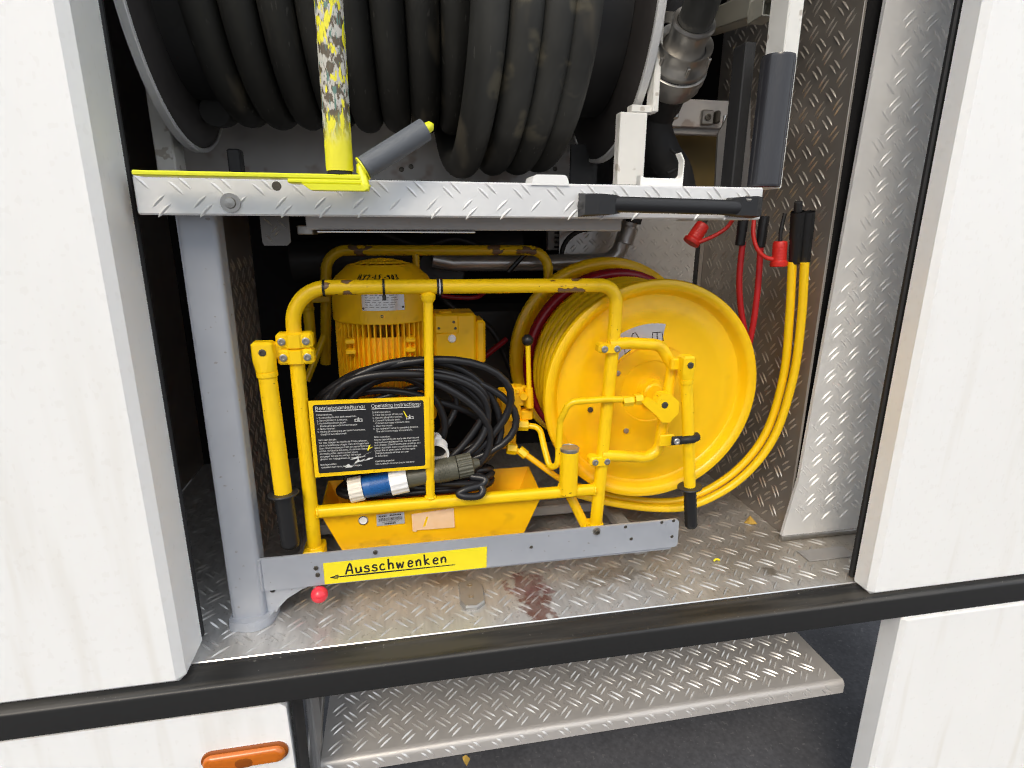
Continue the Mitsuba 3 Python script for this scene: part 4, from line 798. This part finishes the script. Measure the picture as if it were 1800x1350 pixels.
# valve block, lever and pipes
VY = 1.135
k = obj(K + 'valve_block', cat(rbox(A(*(0.1989, 1.1550, 0.2473)), A(*(0.2332, 1.1550, 0.3746)) + A(0, 0.05, 0), 0.003), rbox(A(*(0.2113, 1.1350, 0.3162)), A(*(0.2387, 1.1350, 0.3900)) + A(0, 0.04, 0), 0.003), rbox(A(*(0.2257, 1.1350, 0.3496)), A(*(0.2460, 1.1350, 0.3921)) + A(0, 0.03, 0), 0.003), rbox(A(*(0.2383, 1.1350, 0.3172)), A(*(0.2652, 1.1350, 0.3386)) + A(0, 0.03, 0), 0.003)), 'motor_paint'); VB = k
obj(VB + '__nut', lathe([(0, 0.012), (0.008, 0.012), (0.009, 0.010), (0.009, 0)], 6, (0.2442, 1.1310, 0.3748), A(*(0.2442, 1.1310, 0.3748)) + A(-.3, -1, 0)), 'motor_paint')
for q in ((0.2213, 1.1450, 0.3880), (0.2303, 1.1350, 0.3805), (0.2470, 1.1450, 0.3856)): obj(VB + '__screw', lathe([(0, 0.007), (0.005, 0.0065), (0.0055, 0)], 6, q, A(*q) + A(0, 0, 1)), 'motor_paint')
obj(VB + '__lever_hub', rod((0.2563, 1.1290, 0.3485), (0.2532, 1.1290, 0.3910), 0.0085), 'motor_paint')
k = obj(K + 'valve_lever', rod((0.2548, 1.1290, 0.3686), (0.2501, 1.1290, 0.4829), 0.0052), 'yellow_paint')
obj(k + '__ball_knob', trimesh.creation.icosphere(3, 0.0118).apply_translation((0.2494, 1.1290, 0.4924)), 'black_plastic', True)
pp = fillet([(0.2471, 1.1350, 0.3064), (0.2771, 1.1250, 0.3055), (0.2804, 1.0900, 0.2674), (0.2871, 1.0700, 0.2345), (0.2998, 1.0550, 0.2451), (0.3003, 1.0500, 0.3426), (0.3148, 1.0400, 0.3841), (0.3823, 1.0330, 0.3886), (0.4550, 1.0300, 0.3857)], 0.022, 7)
obj(K + 'pressure_pipe', tube(pp, 0.0066, 14), 'yellow_paint', 60)
obj(K + 'pressure_pipe', tube(fillet([(0.2115, 1.1350, 0.2609), (0.2495, 1.1250, 0.2426), (0.3031, 1.1000, 0.2045), (0.3525, 1.1000, 0.1657)], 0.03), 0.0066, 14), 'motor_paint', 60)
def hexnut(name, a, b, r): return obj(K + name, lathe([(r * .6, 0), (r * .9, 0), (r, r * .12), (r, np.linalg.norm(A(*b) - A(*a)) - r * .12), (r * .9, np.linalg.norm(A(*b) - A(*a))), (r * .6, np.linalg.norm(A(*b) - A(*a)))], 6, a, b), 'yellow_paint', 20)
hexnut('pipe_nut', (0.2291, 1.1320, 0.3098), (0.2534, 1.1300, 0.3078), 0.0120)
hexnut('pipe_nut', (0.2344, 1.1310, 0.2543), (0.2490, 1.1230, 0.2421), 0.0100)
hexnut('pipe_nut', (0.2075, 1.1330, 0.2580), (0.2294, 1.1310, 0.2547), 0.0120)
hexnut('pipe_nut', (0.4221, 1.0280, 0.3833), (0.4426, 1.0260, 0.3852), 0.0100)
hexnut('pipe_nut', (0.4448, 1.0260, 0.3875), (0.4603, 1.0260, 0.3879), 0.0112)
# the hose reel of the unit
RXf, RYf, RZf, RR = 0.5165, 1.100, 0.3765, 0.2385
RXr, RYr, RZr = 0.510, 1.400, 0.395
k = obj(K + 'reel_disc', lathe([(0.03, -0.012), (0.066, -0.012), (0.0675, -0.0105), (0.100, -0.0105), (0.104, -0.013), (0.150, -0.013), (0.158, -0.010), (0.180, -0.010), (0.188, -0.0135), (0.206, -0.0135), (0.212, -0.008), (0.216, 0.004), (0.222, 0.0095), (0.230, 0.011), (0.237, 0.008), (0.2395, 0.0), (0.2365, -0.008), (0.230, -0.0115), (0.215, -0.014), (0.03, -0.018)], 96, (RXf, RYf, RZf), (RXf, RYf - 1, RZf)), 'yellow_disc', 38); RD = k
obj(RD + '__hub', lathe([(0, 0.010), (0.018, 0.010), (0.022, 0.006), (0.0285, 0.006), (0.0305, 0.003), (0.0305, -0.016)], 36, (RXf, RYf, RZf), (RXf, RYf - 1, RZf)), 'yellow_paint', 38)
for q in ((0.4393, 1.1100, 0.4198), (0.4663, 1.1100, 0.2901), (0.3829, 1.1100, 0.3426)): obj(RD + '__screw', bolt((q[0], RYf + 0.0095, q[2]), (0, -1, 0), 0.0058, 0.0022), 'zinc' if q[0] > 0.42 else 'dark_bolt')
# pale sector sticker with outlined figures
def pol(r, deg): return (RXf + r * math.cos(math.radians(deg)), RZf + r * math.sin(math.radians(deg)))
st = Polygon([pol(0.1465, a) for a in np.linspace(80.5, 137, 24)] + [pol(0.1045, a) for a in np.linspace(137, 80.5, 24)])
YSK = RYf + 0.0128
obj(RD + '__sector_sticker', xz(st, YSK, 0.0007), 'sticker_silver')
fg = []
def pl(pts, w=0.0012):
    return tube([(RXf + (AT_[0]), YSK - 0.0008, AT_[1]) for AT_ in pts], w, 6)
def at_(q): return (q[0] - RXf, q[2])
for line in ([(0.5133, 1.1100, 0.4843), (0.5118, 1.1100, 0.5036), (0.5334, 1.1100, 0.5042), (0.5375, 1.1100, 0.4847)], [(0.5248, 1.1100, 0.4839), (0.5220, 1.1100, 0.5033)], [(0.4662, 1.1100, 0.4918), (0.4680, 1.1100, 0.5025), (0.4741, 1.1100, 0.5047), (0.4823, 1.1100, 0.4937)], [(0.4524, 1.1100, 0.4730), (0.4545, 1.1100, 0.4596), (0.4653, 1.1100, 0.4677)]):
    m_ = pl([at_(q) for q in line]); m_.vertices[:, 1] = YSK - 0.0008 + (m_.vertices[:, 1] - YSK + 0.0008) * 0.2; fg.append(m_)
obj(RD + '__outlined_figure', cat(*fg), 'ink_black')
k = obj(K + 'reel_disc', lathe([(0.03, 0.0), (0.205, 0.0), (0.212, 0.002), (0.218, 0.010), (0.226, 0.014), (0.238, 0.014), (0.246, 0.008), (0.248, 0.0), (0.244, -0.008), (0.234, -0.010), (0.03, -0.006)], 96, (RXr, RYr, RZr), (RXr, RYr - 1, RZr)), 'yellow_disc', 38)
obj(K + 'reel_drum', lathe([(0.10, 0.0), (0.10, 0.29)], 48, (RXf, RYf + 0.012, RZf + 0.002), (RXr, RYr, RZr)), 'yellow_paint')
def seg(name, t): return None
def wind(y0, y1, R, n, m_, r, key, label, group=None, extra=None):
    pts = []
    N = 64 * n
    for i in range(N + 1):
        a = 2 * math.pi * i / 64; y = y0 + (y1 - y0) * i / N
        u_ = (y - RYf) / (RYr - RYf); cx, cz = RXf + (RXr - RXf) * u_, RZf + (RZr - RZf) * u_
        rr = R + 0.0005 * math.sin(a * 2.3 + y * 40)
        pts.append((cx + rr * math.cos(a - 0.6), y, cz + rr * math.sin(a - 0.6)))
    return tube(pts, r, 16)
RK = thing('red_hydraulic_hose', 'dark red hose wound on the back of the yellow reel', 'hose')
scene[RK] = mikit.ply(wind(1.344, 1.318, 0.2165, 2, 'x', 0.0112, '', ''), 'dark_red_hose', smooth=60)
YK = thing('yellow_hydraulic_hose', 'yellow twin hose wound on the round reel and looping out under it to the right', 'hose')
yparts = [wind(1.290, 1.150, 0.2045, 5, 'x', 0.0130, '', '')]
for o, pts in enumerate(([(0.3609, 1.1700, 0.1445), (0.4524, 1.1600, 0.1127), (0.5678, 1.1550, 0.0889), (0.6563, 1.1450, 0.0979), (0.7540, 1.1350, 0.1590), (0.8195, 1.1300, 0.2537), (0.8420, 1.1250, 0.3884), (0.8338, 1.1200, 0.5242), (0.8222, 1.1200, 0.6465)],
                         [(0.3553, 1.1500, 0.1360), (0.4454, 1.1400, 0.1074), (0.5592, 1.1350, 0.0836), (0.6525, 1.1250, 0.0890), (0.7548, 1.1150, 0.1477), (0.8245, 1.1080, 0.2476), (0.8496, 1.1020, 0.3901), (0.8483, 1.1000, 0.5245), (0.8374, 1.1000, 0.6453)])):
    yparts.append(tube(spline(pts, 8), 0.0092, 16))
scene[YK] = mikit.ply(cat(*yparts), 'yellow_hose', smooth=60)

# ---------------------------------------------------------------- power cable with its plugs
K = thing('power_cable', 'black cable coiled over the front of the yellow unit with a blue plug', 'cable') + '__'
cab = []
specs = [  # centre px offset in metres about the coil centre, radii, tilt, depth
    (-0.002, 0.000, 0.200, 0.134, 0.08, 1.092), (-0.012, -0.004, 0.190, 0.120, 0.02, 1.104), (0.014, -0.008, 0.190, 0.112, -0.14, 1.118),
    (-0.015, 0.010, 0.160, 0.117, 0.22, 1.085), (0.004, -0.020, 0.155, 0.098, -0.22, 1.126), (-0.030, -0.006, 0.138, 0.107, 0.30, 1.098),
    (0.030, -0.018, 0.172, 0.124, -0.42, 1.080), (-0.042, -0.016, 0.122, 0.094, 0.12, 1.112), (-0.055, -0.020, 0.105, 0.083, 0.4, 1.120), (-0.02, -0.03, 0.150, 0.082, -0.05, 1.135)]
CX, CZ = (0.0155, 1.1000, 0.3483)[0], (0.0155, 1.1000, 0.3483)[2]
path = []
for i, (dx, dz, a_, b_, ti, y_) in enumerate(specs):
    for j in range(40):
        t = math.pi * 1.25 + 2 * math.pi * j / 40
        w = j / 40; nx = specs[(i + 1) % len(specs)]
        q = [s0_ * (1 - w) + s1_ * w for s0_, s1_ in zip(specs[i], nx)] if i < len(specs) - 1 else specs[i]
        dx_, dz_, A_, B_, T_, Y_ = q
        ex = 0.013 * math.sin(2 * t + i * 1.7) + 0.008 * math.sin(3 * t + i * 2.3)
        x_, z_ = (A_ + ex) * math.cos(t), (B_ + ex * .6) * math.sin(t)
        path.append((CX + dx_ + x_ * math.cos(T_) - z_ * math.sin(T_), Y_ + 0.008 * math.sin(t * 1.5 + i * 2) - 0.012 * max(0, math.sin(t)) , max(CZ + dz_ + x_ * math.sin(T_) + z_ * math.cos(T_), 0.193)))
obj(K + 'coil', tube(path, 0.0076, 12), 'cable_rubber', 60)
obj(K + 'coil_end', tube(spline([(0.1219, 1.0550, 0.2340), (0.1479, 1.0450, 0.2315), (0.1403, 1.0400, 0.2222), (0.1099, 1.0320, 0.2187), (0.0940, 1.0300, 0.2113), (0.1091, 1.0260, 0.2058), (0.1340, 1.0280, 0.2051), (0.1417, 1.0340, 0.2151), (0.1283, 1.0440, 0.2213), (0.0801, 1.0750, 0.2133), (-0.0221, 1.1000, 0.2025), (-0.1015, 1.1100, 0.2020)], 8), 0.0074, 12), 'cable_rubber', 60)
lay = []
for i in range(5):
    n_ = 46; t = np.linspace(0, 2 * np.pi, n_, endpoint=False)
    lay.append(np.stack([0.016 + 0.012 * i - 0.02 * (i % 2) + (0.158 - 0.012 * i) * np.cos(t), 1.128 + 0.006 * np.sin(i * 2) + (0.046 - 0.004 * i) * np.sin(t), 0.192 + 0.010 * i * 0.6 + 0.004 * np.sin(3 * t + i)], 1))
obj(K + 'lower_coil', cat(*[tube(q, 0.0070, 10, closed=True) for q in lay]), 'cable_rubber', 60)
# plug and coupling in line
c0, c1 = A(*(-0.1144, 1.0620, 0.2210)), A(*(0.1283, 1.0680, 0.2561)); cdir = unit(c1 - c0); CL = np.linalg.norm(c1 - c0)
def pc(name, prof, m, n=36, sm=35): return obj(K + name, lathe([(r, z_ * CL) for r, z_ in prof], n, c0, c1), m, sm)
def ribbed(name, r, za, zb_, m, nr=18, dep=0.0012):
    ri = np.array([r + (dep if i % 2 else 0) for i in range(nr * 2)]).repeat(2); th = np.linspace(0, 2 * np.pi, nr * 4, endpoint=False)
    poly = Polygon([(q * math.cos(t), q * math.sin(t)) for q, t in zip(ri, th)])
    return obj(K + name, along(trimesh.creation.extrude_polygon(poly, (zb_ - za) * CL, engine='earcut'), c0 + cdir * za * CL, c1), m)
ribbed('plug_nut', 0.0232, 0.0, 0.105, 'cream_plastic', 16)
pc('plug_body', [(0.019, 0.105), (0.0205, 0.11), (0.0215, 0.13), (0.0215, 0.32), (0.019, 0.325)], 'blue_plastic')
for i in range(9): pc('grip_rib', [(0.0214, 0.165 + i * .016), (0.0225, 0.168 + i * .016), (0.0225, 0.173 + i * .016), (0.0214, 0.176 + i * .016)], 'blue_plastic')
ribbed('lock_ring', 0.0262, 0.32, 0.455, 'bright_plastic', 14, 0.0014)
pc('coupling_sleeve', [(0.02, 0.45), (0.0195, 0.46), (0.020, 0.60), (0.0215, 0.62), (0.022, 0.66), (0.0205, 0.67)], 'olive_plastic')
pc('coupling_body', [(0.0205, 0.665), (0.0225, 0.68), (0.0235, 0.80), (0.0235, 0.86), (0.021, 0.865)], 'olive_plastic')
for i in range(8): pc('grip_rib', [(0.0230, 0.70 + i * .013), (0.0244, 0.702 + i * .013), (0.0244, 0.706 + i * .013), (0.0230, 0.708 + i * .013)], 'olive_plastic', 28)
ribbed('coupling_nut', 0.0225, 0.868, 0.985, 'olive_plastic', 18, 0.0014)
pc('cable_gland', [(0.02, 0.985), (0.012, 1.0), (0.009, 1.03), (0.007, 1.05)], 'olive_plastic')
oc = A(*(0.0549, 1.0800, 0.2810)); od = unit(A(-0.15, -0.75, -0.25))
obj(K + 'socket_cap', lathe([(0.021, -0.022), (0.0225, 0.0), (0.0265, 0.001), (0.0268, 0.006), (0.0225, 0.0062), (0.0200, 0.0), (0.019, -0.020), (0, -0.020)], 32, oc, oc + od), 'bright_plastic', 40)
obj(K + 'cap_inside', lathe([(0, -0.010), (0.0195, -0.010)], 28, oc, oc + od), 'dark_part')
obj(K + 'cap_strap', tube(spline([(0.0608, 1.0900, 0.3071), (0.0570, 1.1000, 0.3084), (0.0410, 1.1000, 0.3070)], 5), 0.007, 10), 'bright_plastic', 60)

# ---------------------------------------------------------------- hose leads and dust caps hanging on the right
def lead(pts, gp, key, label, catg, m, group=None, r=0.0068, gr=0.0105):
    kk = thing(key, label, catg, group)
    obj(kk + '__hose', tube(spline(pts, 8), r, 14), m, 60)
    a, b = A(*gp[0]), A(*gp[1]); L_ = np.linalg.norm(b - a)
    obj(kk + '__bend_guard', lathe([(r, -0.001), (gr * .95, 0), (gr, 0.003), (gr, L_ * .5), (gr * 1.06, L_ * .52), (gr * 1.06, L_)], 22, a, b), 'black_plastic', 40)
    return kk
lead([(0.7512, 1.2000, 0.6853), (0.7528, 1.2000, 0.6041), (0.7658, 1.2000, 0.5330), (0.7895, 1.2000, 0.4591), (0.8054, 1.2000, 0.4038)], ((0.7451, 1.2000, 0.6779), (0.7471, 1.2000, 0.7399)), 'red_hose_lead', 'red hose hanging from a black sleeve, left one of the crossing pair', 'hose', 'red_hose')
lead([(0.7860, 1.1850, 0.6857), (0.7914, 1.1850, 0.5924), (0.7916, 1.1850, 0.5150), (0.7905, 1.1900, 0.4476), (0.7967, 1.2000, 0.3903)], ((0.7861, 1.1850, 0.6747), (0.7869, 1.1850, 0.7400)), 'red_hose_lead', 'red hose hanging from a black sleeve, right one of the crossing pair', 'hose', 'red_hose')
kk = thing('sleeve_coupling', 'black coupling sleeve hanging at the right edge above the yellow hoses', 'coupling')
ga, gb = A(*(0.8280, 1.1200, 0.6440)), A(*(0.8053, 1.1000, 0.7482))
obj(kk + '__bend_guard', lathe([(0.006, -0.001), (0.0115, 0), (0.012, 0.003), (0.0125, 0.05), (0.0135, 0.052), (0.0138, np.linalg.norm(gb - ga))], 24, ga, gb), 'black_plastic', 40)
obj(kk + '__collar', lathe([(0.0, 0.02), (0.0075, 0.02), (0.008, 0.018), (0.008, 0)], 22, gb, gb + (gb - ga)), 'dark_part')
kk = thing('sleeve_coupling', 'second black coupling sleeve just beyond the right one on the side wall', 'coupling')
ga, gb = A(*(0.8474, 1.1150, 0.6442)), A(*(0.8288, 1.1000, 0.7484))
obj(kk + '__bend_guard', lathe([(0.006, -0.001), (0.0115, 0), (0.012, 0.003), (0.0125, 0.05), (0.0135, 0.052), (0.0138, np.linalg.norm(gb - ga))], 24, ga, gb), 'black_plastic', 40)
def dust_cap(a, b, r, label, strap):
    kk = thing('dust_cap', label, 'cap')
    a, b = A(*a), A(*b); L_ = np.linalg.norm(b - a)
    pr = [(0, 0), (r * 1.12, 0), (r * 1.2, 0.002), (r * 1.2, L_ * .18), (r * 1.02, L_ * .22)]
    for i in range(5): pr += [(r * .96, L_ * (.26 + .12 * i)), (r, L_ * (.28 + .12 * i)), (r, L_ * (.34 + .12 * i)), (r * .96, L_ * (.36 + .12 * i))]
    pr += [(r * .95, L_ * .95), (r * .8, L_), (0, L_)]
    obj(kk + '__body', lathe(pr, 26, a, b), 'red_plastic', 40)
    obj(kk + '__strap', tube(spline(strap, 8), 0.0045, 10), 'red_plastic', 60)
    obj(kk + '__cord', tube(spline([b, b + (b - a) * .4, b + (b - a) * .7 + A(0.005, 0, 0.02)], 5), 0.004, 8), 'black_rubber', 60)
dust_cap((0.6624, 1.2700, 0.6793), (0.6908, 1.2700, 0.7226), 0.0165, 'red ribbed dust cap dangling in front of the rear chequer plate', [(0.6782, 1.2600, 0.6822), (0.7081, 1.2550, 0.6950), (0.7359, 1.2500, 0.7129), (0.7483, 1.2400, 0.7379), (0.7469, 1.2200, 0.7643)])
dust_cap((0.7982, 1.1300, 0.6364), (0.7947, 1.1300, 0.6885), 0.0150, 'red ribbed dust cap hanging upright beside the right side wall', [(0.7826, 1.1300, 0.6508), (0.7678, 1.1350, 0.6553), (0.7518, 1.1400, 0.6694), (0.7437, 1.1500, 0.6985), (0.7462, 1.1600, 0.7394)])

# ---------------------------------------------------------------- pipe and fittings at the back
K = thing('exhaust_pipe', 'grey steel pipe running along the back with a ribbed upturned end', 'pipe') + '__'
ep = fillet([(0.0839, 1.5200, 0.6316), (0.1419, 1.5200, 0.6227), (0.3841, 1.5200, 0.6212), (0.5783, 1.5200, 0.6247), (0.6111, 1.5000, 0.7493)], 0.055, 9)
obj(K + 'tube', tube(ep, 0.0215, 22), 'pipe_steel', 60)
obj(K + 'seam_ring', tube([(0.1478, 1.5200, 0.6226), (0.1522, 1.5200, 0.6226)], 0.0225, 22), 'pipe_steel', 60)
obj(K + 'sleeve', lathe([(0.0218, 0.0), (0.0245, 0.002), (0.0245, 0.006), (0.0232, 0.009), (0.024, 0.040), (0.025, 0.042), (0.024, 0.046)], 26, (0.5925, 1.5050, 0.6718), (0.6130, 1.5000, 0.7450)), 'pipe_steel', 40)
obj(K + 'end_opening', rod((0.6087, 1.4900, 0.7247), (0.6183, 1.4900, 0.7706), 0.021), 'black_rubber')
K = thing('slotted_rail', 'dark upright rail with a row of slots left of the pipe elbow', 'rail') + '__'
obj(K + 'web', rbox(A(*(0.4118, 1.6200, 0.6493)), A(*(0.4562, 1.6200, 0.7192)) + A(0, 0.02, 0.05), 0.002), 'grey_dull')
obj(K + 'edge', rbox(A(*(0.4494, 1.6000, 0.6501)), A(*(0.4530, 1.6000, 0.7192)) + A(0, 0.03, 0.05), 0.001), 'grey_panel')
for i in range(5): obj(K + 'slot', rbox(A(*(0.4307, 1.6170, 0.6557)) + A(0, 0, 0.0128 * i), A(*(0.4472, 1.6170, 0.6611)) + A(0, 0.004, 0.0128 * i), 0.0005), 'ink_black')
k = thing('vent_hose', 'thin black hose curving in front of the rear chequer plate', 'hose')
scene[k] = mikit.ply(tube(spline([(0.5198, 1.5500, 0.7093), (0.4815, 1.5500, 0.7032), (0.4503, 1.5500, 0.6823), (0.4353, 1.5500, 0.6523), (0.4347, 1.5600, 0.6061)], 8), 0.0065, 12), 'black_rubber', smooth=60)
k = thing('black_stay', 'black flat stay slanting across the grey pipe', 'stay')
scene[k] = mikit.ply(tube([(0.2718, 1.4700, 0.6023), (0.3165, 1.4600, 0.6508)], [0.0062, 0.0062], 8), 'black_plastic', smooth=40)
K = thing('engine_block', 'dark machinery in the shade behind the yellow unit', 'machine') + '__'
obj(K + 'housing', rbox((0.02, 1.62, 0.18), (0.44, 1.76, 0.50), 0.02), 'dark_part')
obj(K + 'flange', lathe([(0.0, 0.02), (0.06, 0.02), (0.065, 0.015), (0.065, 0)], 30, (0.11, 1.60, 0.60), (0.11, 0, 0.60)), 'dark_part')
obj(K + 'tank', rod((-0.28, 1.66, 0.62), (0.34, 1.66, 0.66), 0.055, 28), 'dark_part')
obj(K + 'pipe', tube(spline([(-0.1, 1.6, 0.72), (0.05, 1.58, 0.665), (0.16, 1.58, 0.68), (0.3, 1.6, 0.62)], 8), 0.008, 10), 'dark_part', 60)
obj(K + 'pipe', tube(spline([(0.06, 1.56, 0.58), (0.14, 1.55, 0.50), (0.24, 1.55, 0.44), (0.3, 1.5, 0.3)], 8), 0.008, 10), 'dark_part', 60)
obj(K + 'red_rod', rod((0.2002, 1.4200, 0.3931), (0.2625, 1.4400, 0.4344), 0.007), 'dark_red_hose')
obj(K + 'red_pipe', tube(spline([(0.1018, 1.5000, 0.5408), (0.1383, 1.5000, 0.5358), (0.1902, 1.5000, 0.5350), (0.2155, 1.5200, 0.5441)], 6), 0.006, 10), 'dark_red_hose', 60)
K = thing('rear_handle', 'yellow tube with dark grip in the shade left of the motor', 'handle') + '__'
obj(K + 'bar', rod((-0.2126, 1.4000, 0.4238), (-0.2127, 1.4000, 0.5447), 0.0125), 'yellow_paint')
obj(K + 'collar', lathe([(0.0126, 0), (0.015, 0.002), (0.015, 0.008), (0.0126, 0.01)], 20, (-0.2132, 1.4000, 0.5236), (-0.2127, 1.4000, 0.5447)), 'yellow_paint')
obj(K + 'lug', rbox(A(*(-0.2067, 1.4000, 0.5407)), A(*(-0.1612, 1.4000, 0.5570)) + A(0, 0.01, 0), 0.003), 'yellow_paint')
obj(K + 'brace', rod((-0.1785, 1.3800, 0.4675), (-0.2214, 1.3400, 0.3705), 0.0085), 'yellow_paint')
# ---------------------------------------------------------------- litter on the floor
k = thing('dry_leaf', 'small dry yellow leaf at the foot of the right side wall', 'leaf')
lf = A(*(0.7873, 1.1000, 0.0480)); base = (0.8306, 1.1590, 0.0040)
lv = [(0.8168, 1.1643, 0.0040), (0.8352, 1.1695, 0.0200), (0.8472, 1.1531, 0.0040), (0.8313, 1.1549, 0.0030), (0.8237, 1.1555, 0.0160)]
scene[k] = mikit.ply((A(lv[0], lv[1], lv[2], lv[3], lv[4], A(*lv[0]) - A(0, 0, .0006), A(*lv[1]) - A(0, 0, .0006), A(*lv[2]) - A(0, 0, .0006)), np.array([[0, 4, 1], [4, 2, 1], [0, 3, 4], [3, 2, 4], [5, 6, 7]])), 'leaf_dry')
k = thing('dry_leaf', 'crumpled brown leaf caught under the front lip of the step', 'leaf')
lv = [(0.0818, 0.9400, -0.3377), (0.0896, 0.9350, -0.3278), (0.0982, 0.9400, -0.3455), (0.0913, 0.9450, -0.3691), (0.0847, 0.9350, -0.3460)]
scene[k] = mikit.ply((np.array([A(*q) for q in lv] + [A(*q) + A(0, .0006, 0) for q in lv]), np.array([[0, 4, 1], [1, 4, 2], [4, 3, 2], [5, 6, 9], [6, 7, 9]])), 'leaf_dry')
k = thing('leaf_scrap', 'tiny bright yellow curl lying on the floor plate right of centre', 'leaf')
scene[k] = mikit.ply(tube(spline([(0.6551, 1.0231, 0.0030), (0.6609, 1.0242, 0.0060), (0.6700, 1.0250, 0.0030)], 5), 0.0022, 8), 'tape_yellow', smooth=60)
